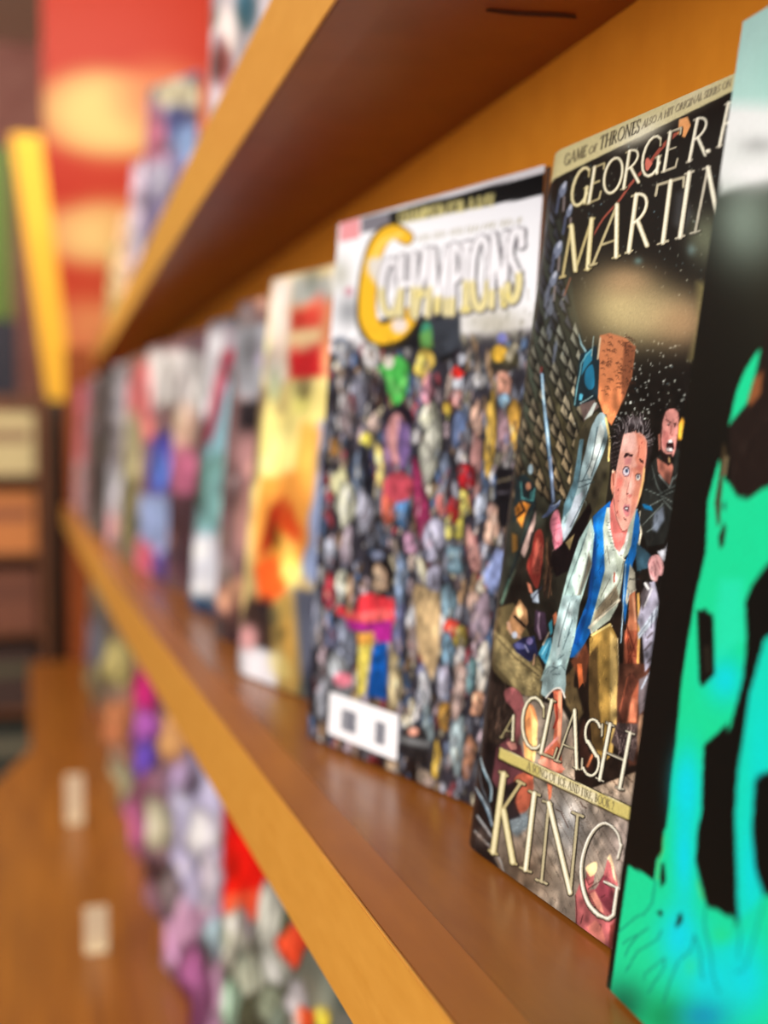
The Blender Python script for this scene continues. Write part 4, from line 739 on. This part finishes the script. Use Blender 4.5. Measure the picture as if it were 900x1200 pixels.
    c.F = (350, 600, 5); c.poly([(370, 500), (430, 480), (560, 520), (575, 640), (540, 700), (300, 640), (230, 600), (240, 550), (340, 590)], (214, 56, 66), 2); c.poly([(340, 610), (520, 570), (560, 600), (540, 660), (350, 650)], (240, 112, 110), 3, .8); c.poly([(280, 640), (400, 660), (560, 640), (550, 770), (470, 770), (440, 710), (310, 700)], (160, 36, 130), 2); c.poly([(345, 720), (450, 710), (450, 780), (360, 790)], (220, 160, 70), 2); c.poly([(360, 790), (440, 780), (390, 1080), (345, 1080)], (222, 206, 96), 2); c.poly([(450, 780), (530, 770), (520, 1110), (400, 1080)], (16, 80, 160), 2)
    c.ell(480, 265, 36, 30, (140, 150, 180), soft=2); c.poly([(300, 380), (330, 380), (320, 620), (290, 610)], (190, 150, 110), 3, .8); c.ell(262, 990, 52, 44, (230, 130, 150), soft=3)
    E((480, 600, 5), [(150, 180, 80, 120, (190, 190, 216)), (150, 400, 60, 90, (186, 186, 212)), (20, 190, 50, 70, (196, 150, 180)), (240, 100, 34, 70, (226, 214, 120)), (300, 110, 30, 60, (206, 196, 90)), (270, 290, 60, 90, (110, 140, 156)), (240, 530, 60, 130, (120, 150, 166)), (490, 100, 50, 120, (220, 180, 160)), (380, 230, 44, 130, (196, 146, 140)), (380, 560, 50, 90, (210, 176, 160)), (430, 440, 48, 50, (226, 210, 190)), (250, 690, 60, 50, (214, 70, 56)), (300, 730, 54, 60, (140, 124, 60)), (420, 640, 66, 140, (170, 150, 166)), (230, 820, 44, 90, (120, 160, 186)), (300, 860, 40, 80, (200, 196, 196)), (430, 920, 56, 130, (226, 218, 206)), (360, 970, 40, 110, (120, 160, 166)), (210, 1020, 36, 120, (196, 190, 214)), (290, 1030, 46, 150, (216, 180, 160)), (90, 1080, 50, 110, (190, 196, 216)), (400, 1130, 50, 90, (214, 160, 130)), (210, 1170, 46, 50, (230, 170, 60)), (80, 950, 50, 60, (120, 124, 160)), (620, 200, 30, 60, (70, 120, 130))])
    c.F = (480, 600, 5); c.poly([(440, 370), (520, 220), (560, 240), (570, 330), (500, 500), (440, 420)], (140, 156, 206), 2.5); c.poly([(30, 470), (60, 430), (190, 490), (180, 820), (140, 1000), (60, 830)], (186, 160, 120), 1.6)
    E((380, 780, 5), [(420, 140, 50, 130, (196, 180, 140)), (590, 160, 46, 110, (206, 210, 220)), (700, 150, 34, 130, (196, 196, 220)), (790, 150, 44, 160, (220, 190, 180)), (530, 450, 90, 110, (60, 60, 62)), (660, 570, 36, 110, (206, 170, 70)), (610, 340, 44, 110, (150, 170, 176)), (780, 480, 60, 150, (160, 180, 186)), (850, 540, 46, 110, (196, 140, 110)), (400, 620, 56, 60, (206, 180, 150)), (580, 660, 56, 60, (190, 170, 150)), (300, 590, 60, 50, (90, 20, 24)), (120, 560, 70, 50, (60, 62, 60)), (706, 300, 44, 80, (226, 166, 80)), (500, 640, 60, 80, (30, 22, 22)), (620, 690, 60, 30, (170, 150, 140))])
    c.F = (0, 0, 1.0)
    for _ in range(900):
        x = rng.uniform(350, 640); y = rng.uniform(400, 940); j_ = min(max(int((y-c.y0)*c.s), 0), c.h-1); i_ = min(max(int((x-c.x0)*c.s), 0), c.w-1)
        q = c.a[j_, i_].copy()*rng.choice([.3, .5, 1.35])+4; k = rng.uniform(5, 16); c.line([(x, y), (x+rng.uniform(-3, 3), y+k*.5), (x+rng.uniform(-3, 3), y+k)], rng.uniform(1, 2.4), np.clip(q, 6, 245), 1.2, .75, (1, .3), True)
    c.F = (380, 780, 5); c.poly([(450, 370), (600, 380), (650, 560), (590, 620), (440, 520)], (28, 26, 28), 4, .8); c.line([(460, 440), (600, 470)], 40, (120, 124, 126), 5, .8); c.ell(525, 395, 30, 22, (216, 150, 130), soft=2)
    c.mottle(.13, 5, 9, 385); c.mottle(.10, 12, 30, 385); return c

# ================================================================ simple artwork for the comics farther along (traced in the coordinates of the soft background)
def art_from(ops, base, pal=None, n=60):
    def f(frame):
        P = np.array(frame); x0, y0 = P.min(0)-4; x1, y1 = P.max(0)+4
        c = Canvas(x0, y0, x1, y1, max(.6, min(1.5, 400/(y1-y0))), base)
        if pal: blobs(c, x0, y0, x1, y1, pal, n, (x1-x0)*.03, (x1-x0)*.1, 2.0, False, 1.5)
        for op in ops:
            k = op[0]
            if k == 'e': c.F = (20, 300, 2.1425); c.ell(*op[1:5], op[5], 0, 9)
            if k == 'p': c.F = (20, 300, 2.1425); c.poly(op[1], op[2], 8 if y1-y0 < 400 else 5)
            if k == 'q': c.F = (0, 600, 2.0); c.poly(op[1], op[2], 8 if y1-y0 < 400 else 5)
            if k == 'E':
                c.F = (0, 0, 1.0)
                if op[1] > 500: lump(c, op[1]/2, 600+op[2]/2, op[3]/2, op[4]/2, op[5], 3)
                else: lump(c, op[1]/2, 600+op[2]/2, op[3]/2, op[4]/2, op[5], 7, 0, False)
            if k == 'u': c.F = (0, 0, 2.25); c.ell(*op[1:5], op[5], 0, 9)
        c.F = (0, 0, 1.0); h_ = y1-y0; w_ = x1-x0
        for _ in range(70):
            x = rng.uniform(x0, x1); y = rng.uniform(y0, y1); j_ = min(max(int((y-c.y0)*c.s), 0), c.h-1); i_ = min(max(int((x-c.x0)*c.s), 0), c.w-1)
            q = c.a[j_, i_].copy()*rng.choice([.45, .7, 1.25, 1.4])+rng.uniform(-14, 14, 3); c.ell(x, y, w_*rng.uniform(.02, .06), h_*rng.uniform(.012, .04), np.clip(q, 8, 245), rng.uniform(-.5, .5), 3, rng.uniform(.3, .75))
        c.mottle(.14, max(3, w_/9), max(5, h_/16)); return c
    return f

S1 = -.155
comic((.1552, .3225, S1), -1.5, 8.0, 'black comic with a bright green clawed leg shape, nearest the viewer', art_green, H=.272, nu=150, nv=330, umax=.62, bow=.001, back=(20, 24, 22), group=None)
comic((.1588, .4545, S1), 5.0, 7.5, 'dark fantasy comic with large cream lettering and a man in a blue vest', art_dark, W=.152, H=.264, t=.005, nu=300, nv=620, umax=.95, bow=.0012, roll=.0022, back=(30, 26, 24))
r3, (S3f, B3, H3i) = comic((.1383, .6425, S1), 16.0, 4.2, 'white-topped comic crowded with costumed figures under a yellow ring', art_crowd, H=.265, nu=150, nv=300, bow=.0015, back=(70, 66, 70))
# price-code label printed on the crowd comic
WHITE = mat('white_label', (240, 240, 244), .5); BLK = mat('barcode_ink', (84, 88, 104), .6)
def uvof(x, y):
    q = H3i@np.array([x, y, 1.0]); return q[0]/q[2], q[1]/q[2]
(u0, v0), (u1, v1) = uvof(388.5, 812), uvof(465.5, 893)
def patch(name, ua, ub, va, vb, off, m, n=4, th=.0003):
    A, V_ = np.meshgrid(np.linspace(ua, ub, n), np.linspace(va, vb, n)); p = (S3f(A, V_, off)-B3).reshape(-1, 3); b = (S3f(A, V_, off-th)-B3).reshape(-1, 3)
    J = np.arange(n*n).reshape(n, n); F_ = [(J[i+1, j], J[i+1, j+1], J[i, j+1], J[i, j]) for i in range(n-1) for j in range(n-1)]
    ring = list(J[0, :])+list(J[1:, -1])+list(J[-1, -2::-1])+list(J[-2:0:-1, 0]); N_ = n*n
    for k in range(len(ring)): a_, b_ = ring[k], ring[(k+1) % len(ring)]; F_.append((a_, b_, N_+b_, N_+a_))
    return mesh_obj(name, np.vstack([p, b]), F_, m)
lab = patch('barcode_label', u0, u1, v0, v1, .0004, WHITE); lab.parent = r3; lab['label'] = 'white barcode panel low on the cover'
bars = []; du = u1-u0; dv = v1-v0
x = .2
while x < .42: bars.append((x, x+.012+.012*rng.rand())); x += .03
x = .7
while x < .84: bars.append((x, x+.012+.012*rng.rand())); x += .028
bv = []; bf = []
for a_, b_ in bars:
    k = len(bv)
    for uu, vv in ((a_, .78), (b_, .78), (b_, .28), (a_, .28)): bv.append(tuple(S3f(u0+du*uu, v0+dv*vv, .0006)-B3))
    bf.append((k, k+1, k+2, k+3))
bo = mesh_obj('bars', bv, bf, BLK, lab)

GY = (150, 152, 160); DKC = (40, 36, 42)
# flame-coloured comic
comic((.1320, .8335, S1), 14.9, 6, 'pale yellow and orange flame comic with red lettering, left of the crowded white-topped one', art_from([
    ('p', [(590, 0), (900, 0), (900, 330), (600, 330)], (214, 196, 150)), ('p', [(640, 60), (690, 55), (680, 330), (630, 330)], (226, 206, 190)), ('p', [(690, 60), (900, 40), (900, 110), (690, 120)], (170, 172, 166)),
    ('p', [(690, 135), (775, 120), (780, 180), (690, 195)], (186, 56, 44)), ('p', [(785, 110), (900, 90), (900, 180), (790, 180)], (200, 120, 90)), ('p', [(685, 240), (790, 215), (800, 300), (690, 318)], (190, 36, 40)), ('p', [(690, 190), (780, 175), (780, 220), (690, 240)], (232, 200, 150)), ('p', [(760, 130), (800, 130), (800, 310), (770, 310)], (214, 140, 100)),
    ('p', [(620, 330), (900, 300), (900, 700), (600, 700), (600, 400)], (244, 226, 140)), ('p', [(600, 330), (640, 330), (620, 420), (612, 560), (590, 600)], (130, 110, 80)), ('p', [(760, 420), (900, 400), (900, 1000), (720, 800), (740, 600)], (150, 166, 206)), ('p', [(720, 420), (770, 430), (750, 620), (720, 700), (700, 560)], (240, 170, 80)),
    ('p', [(620, 560), (730, 540), (740, 720), (690, 820), (640, 880), (600, 800), (600, 660)], (240, 160, 70)), ('p', [(640, 640), (680, 600), (660, 720), (610, 760)], (196, 50, 24)), ('p', [(690, 610), (720, 700), (700, 740), (660, 680)], (206, 70, 30)), ('p', [(600, 780), (660, 740), (680, 840), (640, 890), (610, 860)], (240, 100, 40)), ('p', [(660, 700), (710, 720), (700, 820), (670, 800)], (250, 190, 90)),
    ('p', [(590, 850), (640, 880), (660, 960), (660, 1110), (560, 1110), (540, 960)], (60, 44, 40)), ('p', [(640, 880), (690, 840), (720, 1120), (640, 1120)], (150, 124, 70)), ('p', [(650, 860), (690, 850), (700, 980), (690, 1100)], (206, 160, 80)), ('p', [(555, 980), (660, 1000), (650, 1090), (560, 1080)], (206, 204, 210)), ('e', 580, 960, 26, 30, (206, 150, 150)), ('p', [(700, 840), (900, 840), (900, 1150), (720, 1150)], (80, 84, 100))],
    (206, 180, 120)), back=(120, 90, 50))
# narrow pink-brown comic
comic((.1395, .996, S1), 12, 5, 'grey-topped comic with a pinkish brown figure, partly hidden left of the flame comic', art_from([
    ('p', [(540, 180), (660, 170), (660, 360), (560, 360)], (156, 158, 166)), ('p', [(560, 370), (640, 360), (640, 440), (560, 440)], (40, 36, 40)), ('e', 590, 510, 30, 60, (176, 130, 130)), ('e', 585, 660, 32, 90, (190, 140, 132)), ('e', 560, 860, 50, 50, (176, 128, 106)), ('p', [(500, 900), (640, 860), (640, 1000), (480, 960)], (60, 44, 44))], (110, 84, 84), [(150, 110, 104), (80, 60, 66), (170, 150, 150)], 40), H=.26)
# teal comic
comic((.1425, 1.168, S1), 9, 4.5, 'comic with a long light teal robe shape beside a maroon stripe', art_from([
    ('p', [(440, 170), (640, 170), (640, 400), (440, 400)], (150, 140, 150)), ('p', [(462, 190), (520, 190), (510, 420), (465, 420)], (206, 206, 212)), ('p', [(520, 240), (580, 230), (500, 470), (470, 470)], (160, 36, 60)), ('p', [(540, 270), (600, 260), (580, 480), (550, 640), (550, 700), (460, 700), (455, 560), (500, 440)], (130, 176, 190)), ('p', [(480, 500), (550, 500), (545, 690), (450, 690)], (116, 164, 164)), ('p', [(450, 500), (480, 520), (470, 640), (445, 620)], (50, 76, 66)),
    ('p', [(445, 700), (550, 700), (540, 850), (435, 850)], (206, 210, 222)), ('p', [(430, 850), (520, 860), (510, 920), (430, 900)], (24, 60, 90)), ('p', [(550, 700), (640, 700), (640, 950), (540, 950)], (90, 70, 76))], (80, 84, 90)))
comic((.138, 1.34, S1), 10, 4, 'dark comic with rosy brown patches, just left of the teal robe comic', art_from([
    ('p', [(340, 240), (480, 240), (480, 400), (400, 400)], (200, 196, 196)), ('e', 420, 430, 36, 60, (206, 170, 150)), ('e', 425, 550, 36, 70, (180, 100, 130)), ('p', [(380, 600), (480, 600), (470, 860), (400, 830)], (70, 50, 56))], (110, 84, 90), [(150, 110, 104), (60, 50, 60)], 30))
comic((.122, 1.52, S1), 8, 4, 'comic with white masthead, deep blue middle and a pale blue burst at the bottom', art_from([
    ('p', [(260, 240), (480, 240), (480, 380), (290, 380)], (210, 206, 204)), ('p', [(270, 250), (330, 260), (350, 470), (300, 470)], (206, 110, 110)), ('p', [(340, 460), (400, 430), (410, 600), (330, 600)], (60, 56, 130)), ('e', 420, 540, 40, 70, (170, 90, 140)), ('e', 365, 540, 26, 50, (80, 110, 190)), ('p', [(310, 600), (430, 610), (430, 730), (380, 800), (300, 740)], (150, 170, 216)), ('p', [(300, 700), (350, 740), (340, 800), (290, 790)], (190, 90, 110)), ('p', [(340, 760), (430, 720), (420, 830), (340, 840)], (56, 44, 110))], (130, 100, 104)))
comic((.115, 1.70, S1), 10, 4, 'olive and rose comic standing behind the one with the pale blue burst', art_from([
    ('e', 320, 360, 50, 100, (200, 110, 110)), ('e', 280, 500, 50, 110, (164, 156, 120)), ('e', 290, 640, 50, 90, (110, 104, 74))], (110, 96, 80)))
comic((.110, 1.88, S1), 10, 3, 'pale grey comic with a black left edge and a pink patch at the foot', art_from([
    ('p', [(170, 300), (290, 300), (280, 700), (170, 700)], (164, 160, 168)), ('p', [(130, 300), (172, 300), (165, 700), (130, 700)], (26, 26, 26)), ('e', 220, 560, 36, 120, (190, 190, 200)), ('e', 210, 680, 46, 50, (214, 160, 164)), ('e', 250, 470, 24, 60, (120, 116, 120))], (130, 126, 130)))
far = [(2.07, (60, 56, 52), 'near-black comic far along the shelf, right of the pink one'), (2.26, (110, 100, 104), 'dusky grey comic far along the shelf, behind the near-black one'), (2.45, (130, 96, 90), 'brownish rose comic second from the far end of the shelf')]
for y, b_, lb in far: comic((.100, y, S1), 9, 3, lb, art_from([], b_, [tuple(min(255, int(k*1.4)) for k in b_), tuple(int(k*.6) for k in b_)], 24), nu=20, nv=30)
comic((.092, 2.66, S1), 9, 3, 'pink-topped comic at the far end of the shelf', art_from([
    ('p', [(40, 300), (200, 300), (200, 520), (40, 520)], (204, 110, 130)), ('p', [(40, 520), (200, 520), (200, 640), (40, 640)], (206, 170, 180))], (190, 130, 140)), nu=20, nv=30)

# ---- lower row (bay below)
S2 = -.518
LOWOPS = [('q', [(0, 0), (110, 0), (250, 250), (330, 400), (0, 500)], (130, 116, 100)), ('q', [(520, 600), (1000, 600), (1000, 1300), (520, 1300)], (96, 100, 90)),
 ('q', [(524, 600), (900, 700), (900, 900), (600, 900), (524, 925)], (220, 18, 14)), ('q', [(524, 900), (640, 880), (640, 960), (524, 960)], (232, 80, 50)),
 ('E', 556, 1000, 40, 84, (196, 196, 180)), ('E', 632, 950, 30, 90, (206, 208, 196)), ('E', 600, 1090, 54, 60, (170, 176, 156)), ('E', 545, 1160, 26, 70, (160, 196, 170)), ('E', 600, 1180, 30, 60, (70, 78, 60)), ('E', 650, 1060, 34, 60, (176, 180, 170)), ('E', 690, 1010, 34, 60, (230, 70, 40)), ('E', 650, 1160, 40, 50, (120, 130, 110)), ('E', 700, 1150, 26, 50, (180, 176, 180)), ('E', 720, 1190, 26, 30, (220, 80, 40)), ('E', 760, 1185, 20, 30, (226, 200, 60)),
 ('q', [(400, 520), (524, 620), (524, 960), (400, 930)], (190, 186, 222)), ('q', [(390, 900), (524, 940), (520, 1300), (380, 1300)], (190, 146, 180)), ('E', 450, 1130, 44, 130, (166, 96, 150)), ('E', 420, 1180, 30, 90, (126, 40, 96)), ('E', 500, 1000, 26, 50, (176, 206, 224)), ('E', 480, 760, 36, 60, (226, 222, 240)), ('E', 500, 860, 26, 60, (214, 206, 230)), ('E', 400, 880, 26, 60, (120, 110, 116)), ('E', 430, 610, 40, 60, (160, 140, 176)),
 ('E', 400, 530, 34, 60, (232, 164, 106)), ('E', 365, 730, 42, 80, (206, 202, 176)), ('E', 360, 840, 30, 30, (60, 46, 56)), ('E', 310, 720, 34, 90, (176, 90, 140)), ('E', 345, 430, 30, 60, (220, 40, 120)), ('E', 340, 510, 36, 50, (186, 100, 196)), ('E', 345, 575, 30, 36, (96, 70, 176)), ('E', 255, 630, 54, 60, (206, 206, 170)), ('E', 265, 490, 46, 60, (206, 130, 90)), ('E', 200, 500, 26, 40, (186, 60, 110)), ('E', 270, 350, 44, 60, (200, 186, 120)), ('E', 215, 320, 26, 90, (150, 156, 180)), ('E', 180, 400, 36, 60, (206, 196, 150)), ('E', 180, 290, 26, 60, (186, 110, 90)), ('E', 160, 150, 40, 60, (186, 170, 126)), ('E', 120, 220, 40, 50, (160, 156, 140))]
lowrow = [(.70, 'crowded grey comic nearest in the lower row', (120, 110, 116)), (.885, 'bright red comic with pale green-grey figures in the lower row', (90, 96, 84)),
 (1.065, 'lavender and white comic beside the bright red one in the lower row', (160, 140, 160)), (1.245, 'plum-footed lavender comic, second left of the bright red one', (150, 120, 150)),
 (1.43, 'purple-grey comic with a cream figure, third left of the bright red one', (150, 110, 130)), (1.62, 'magenta and violet comic in the lower row', (150, 90, 120)),
 (1.80, 'orange-brown comic with a whitish foot in the lower row', (160, 110, 96)), (2.0, 'slate grey comic with a pale streak in the lower row', (140, 116, 104)),
 (2.2, 'sand-coloured comic in the lower row', (140, 120, 100)), (2.45, 'greenish grey comic, last but one in the lower row', (120, 116, 100)), (2.72, 'dull khaki comic at the far end of the lower row', (126, 120, 96))]
lowrow = [(y, lb, art_from(LOWOPS, b_)) for y, lb, b_ in lowrow]
for y, lb, a_ in lowrow:
    comic((edge_low(y)+.030, y, S2), 9, 4, lb, a_, nu=50 if y < 1.2 else 24, nv=80 if y < 1.2 else 36, group='comics in the lower row')

# ---- books on the top board, leaning on the raised back
S0 = .206
toprow = [(.95, 14, .26, (180, 170, 176), [('u', 600, 80, 34, 60, (222, 210, 206)), ('u', 655, 20, 26, 60, (40, 90, 110)), ('u', 590, 170, 26, 60, (120, 60, 56))], 'white and teal comic on the top board, nearest of the visible ones'),
          (1.66, 34, .235, (120, 110, 140), [('u', 470, 250, 70, 40, (190, 180, 150)), ('u', 470, 330, 40, 50, (70, 76, 120)), ('u', 410, 370, 30, 90, (170, 100, 120)), ('u', 500, 380, 40, 50, (120, 140, 180)), ('u', 420, 470, 30, 50, (180, 176, 196))], 'blue-grey comic with a cream cap, turned toward the aisle on the top board'),
          (1.95, 20, .2, (176, 160, 176), [('u', 330, 620, 40, 60, (190, 180, 196))], 'lilac comic on the top board behind the blue-grey one'),
          (2.3, 20, .18, (206, 170, 140), [('u', 260, 720, 40, 60, (226, 176, 140))], 'peach comic farther along the top board'),
          (2.65, 15, .18, (206, 190, 130), [], 'sandy yellow comic at the far end of the top board')]
for y, an, H_, b_, ops, lb in toprow:
    comic((edge_up(y)+.012, y, S0), min(an, 28), 3.2, lb, art_from(ops, b_), H=H_, W=.15 if an < 16 else .11, nu=40, nv=60, group=None)

# ---- cream cards standing in for soft white reflections on the base deck
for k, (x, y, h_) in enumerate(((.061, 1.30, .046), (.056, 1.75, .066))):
    cd = tag(empty('glint_card', (x, y, CZ-.5187)), 'small pale stand-in for a soft reflection on the amber base deck, %s of the two' % ('nearer' if k == 0 else 'farther'), 'reflection stand-in')
    box('reflection_card', -.012, .012, -.001, .001, .003, h_, mat('reflection_card', (240, 222, 184), .6), cd, .0004); box('glint_card_foot', -.011, .011, -.008, .008, 0, .003, mat('reflection_card', (240, 222, 184), .6), cd)

# ---------------------------------------------------------------- background seen past the bookcase
# red poster board with cream panels
pb = empty('poster_board', (.33, 4.3, 0), 'tall red-orange display board with three cream panels behind the bookcase', 'display board')
RED = mat('poster_red', (226, 86, 56), .6, noise=(206, 66, 44), nscale=3); CRM = mat('poster_cream', (252, 224, 150), .6, noise=(248, 206, 140), nscale=6); ORG = mat('poster_orange', (236, 140, 84), .6)
def B(name, x0, x1, z0, z1, y0, y1, m, par, bev=.004):
    o = box(name, x0-par.location.x, x1-par.location.x, y0-par.location.y, y1-par.location.y, z0+CZ-par.location.z, z1+CZ-par.location.z, m, par, bev); return o
B('board', .07, .62, .15, 1.9, 4.285, 4.32, mat('board_back', (120, 60, 40), .7), pb)
B('stand', .30, .40, -CZ, .15, 4.29, 4.315, mat('dark_stand', (60, 50, 44), .6), pb)
def sheet():
    c = Canvas(0, 0, 110, 350, 1, (206, 62, 40))          # centimetre-like units over the sheet, origin top left
    sx = 110/.55; T = lambda x, z: ((x-.07)*sx, (1.9-z)*sx)
    for x, z, rx, rz, col in ((.34, 1.04, .30, .10, (236, 150, 96)), (.33, .66, .28, .08, (236, 160, 104)), (.33, .33, .28, .12, (226, 128, 84)), (.27, 1.03, .17, .12, (250, 206, 130)), (.26, 1.05, .15, .11, (246, 220, 140)), (.46, 1.10, .14, .10, (240, 150, 100)), (.30, .66, .17, .10, (248, 190, 120)), (.22, .65, .10, .07, (252, 214, 140)), (.45, .66, .12, .08, (240, 160, 100)), (.28, .38, .16, .07, (236, 150, 96)), (.26, .22, .14, .05, (226, 130, 90)), (.13, .82, .05, .05, (196, 50, 34)), (.30, .84, .2, .04, (206, 62, 38)), (.3, .5, .2, .04, (206, 76, 48))):
        p = T(x, z); c.ell(p[0], p[1], rx*sx, rz*sx, col, 0, 22)
    vs = []; fs = []; nx, nz = 56, 176; X = np.linspace(.07, .62, nx); Z = np.linspace(1.9, .15, nz)
    XX, ZZ = np.meshgrid(X, Z); q = c.sample((XX.ravel()-.07)*sx, (1.9-ZZ.ravel())*sx); J = np.arange(nx*nz).reshape(nz, nx)
    V_ = np.stack([XX.ravel()-pb.location.x, np.full(XX.size, 4.284-pb.location.y), ZZ.ravel()+CZ], 1)
    F_ = np.stack([J[1:, :-1], J[1:, 1:], J[:-1, 1:], J[:-1, :-1]], -1).reshape(-1, 4).tolist()
    o = mesh_obj('printed_sheet', V_, F_, art_mat(), pb); rgba = np.ones((len(q), 4), np.float32); rgba[:, :3] = lin(np.clip(q, 0, 255))*.85
    at = o.data.attributes.new('ink', 'FLOAT_COLOR', 'POINT'); at.data.foreach_set('color', rgba.ravel())
sheet()
# leaning yellow board
yb = empty('yellow_board', (.01, 3.6, 0), 'narrow upright golden yellow board leaning left of the red display board', 'board')
prism_y = [(-.046+.0, 0), (.036, 0)]
yv = []; X0, X1, X2, X3 = -.026, .052, .058, .128
for dy in (0, .03):
    yv += [(X2-.01, dy, CZ+.10), (X3-.01, dy, CZ+.10), (X1-.01, dy, CZ+.81), (X0-.01, dy, CZ+.81)]
mesh_obj('panel', yv, [(0, 1, 2, 3), (7, 6, 5, 4), (0, 4, 5, 1), (1, 5, 6, 2), (2, 6, 7, 3), (3, 7, 4, 0)], mat('yellow_paint', (246, 190, 52), .5, noise=(240, 178, 40), nscale=5), yb)
box('foot', .02, .115, -.06, .09, 0, CZ+.10, mat('dark_stand', (60, 50, 44), .6), yb, .004)
# green and dark display cases at the left
gc = empty('display_case', (-.35, 4.1, 0), 'green-topped dark display case at the far left', 'case')
B('upper_panel', -.60, -.03, .36, .88, 4.1, 4.14, mat('moss_green', (92, 116, 40), .6), gc)
B('case_body', -.60, -.02, -CZ, .36, 4.1, 4.4, mat('night_blue', (30, 26, 44), .5), gc)
# low second rack at the left with stacked books
rk = empty('low_rack', (-.16, 3.2, 0), 'low dark brown rack at the left edge holding a column of books', 'rack')
RB = mat('dark_rack_wood', (116, 70, 40), .5, noise=(96, 56, 32), nscale=20)
B('rack_side', .03, .055, -CZ, .11, 3.2, 3.5, RB, rk); B('rack_side', -.42, -.40, -CZ, .11, 3.2, 3.5, RB, rk); B('rack_back', -.40, .03, -CZ, .11, 3.48, 3.5, RB, rk)
cols = [((206, 190, 140), (150, 120, 90)), ((206, 130, 70), (150, 90, 60)), ((126, 76, 56), (110, 66, 50)), ((70, 50, 44), (90, 86, 66)), ((60, 64, 56), (120, 116, 96)), ((70, 70, 70), (120, 110, 90))]
names = ['cream', 'orange', 'brown', 'charcoal', 'pale grey', 'slate']
zt = .08
for k, (a_, b_) in enumerate(cols):
    h_ = .17; z0 = zt-h_-k*.19
    B('rack_shelf', -.40, .03, z0-.012, z0, 3.2, 3.48, RB, rk, .001)
    for j in range(2):
        bk = empty('book', (-.185+.14*j, 3.22, z0+CZ+.0005), '%s book, %s, standing on level %s of the low rack' % (names[k], ('outer' if j == 0 else 'beside the rack end'), ['one', 'two', 'three', 'four', 'five', 'six'][k]), 'book', 'books in the low rack')
        mm = mat('rackbook_%d_%d' % (k, j), a_ if j == 1 else b_, .5); m2 = mat('rackband_%d_%d' % (k, j), b_ if j == 1 else a_, .5)
        box('cover', -.066, .066, 0, .05, 0, h_-.02, mm, bk, .001); box('title_band', -.055, .055, -.001, .0, .08, .11, m2, bk)
print('objects', len(bpy.data.objects))
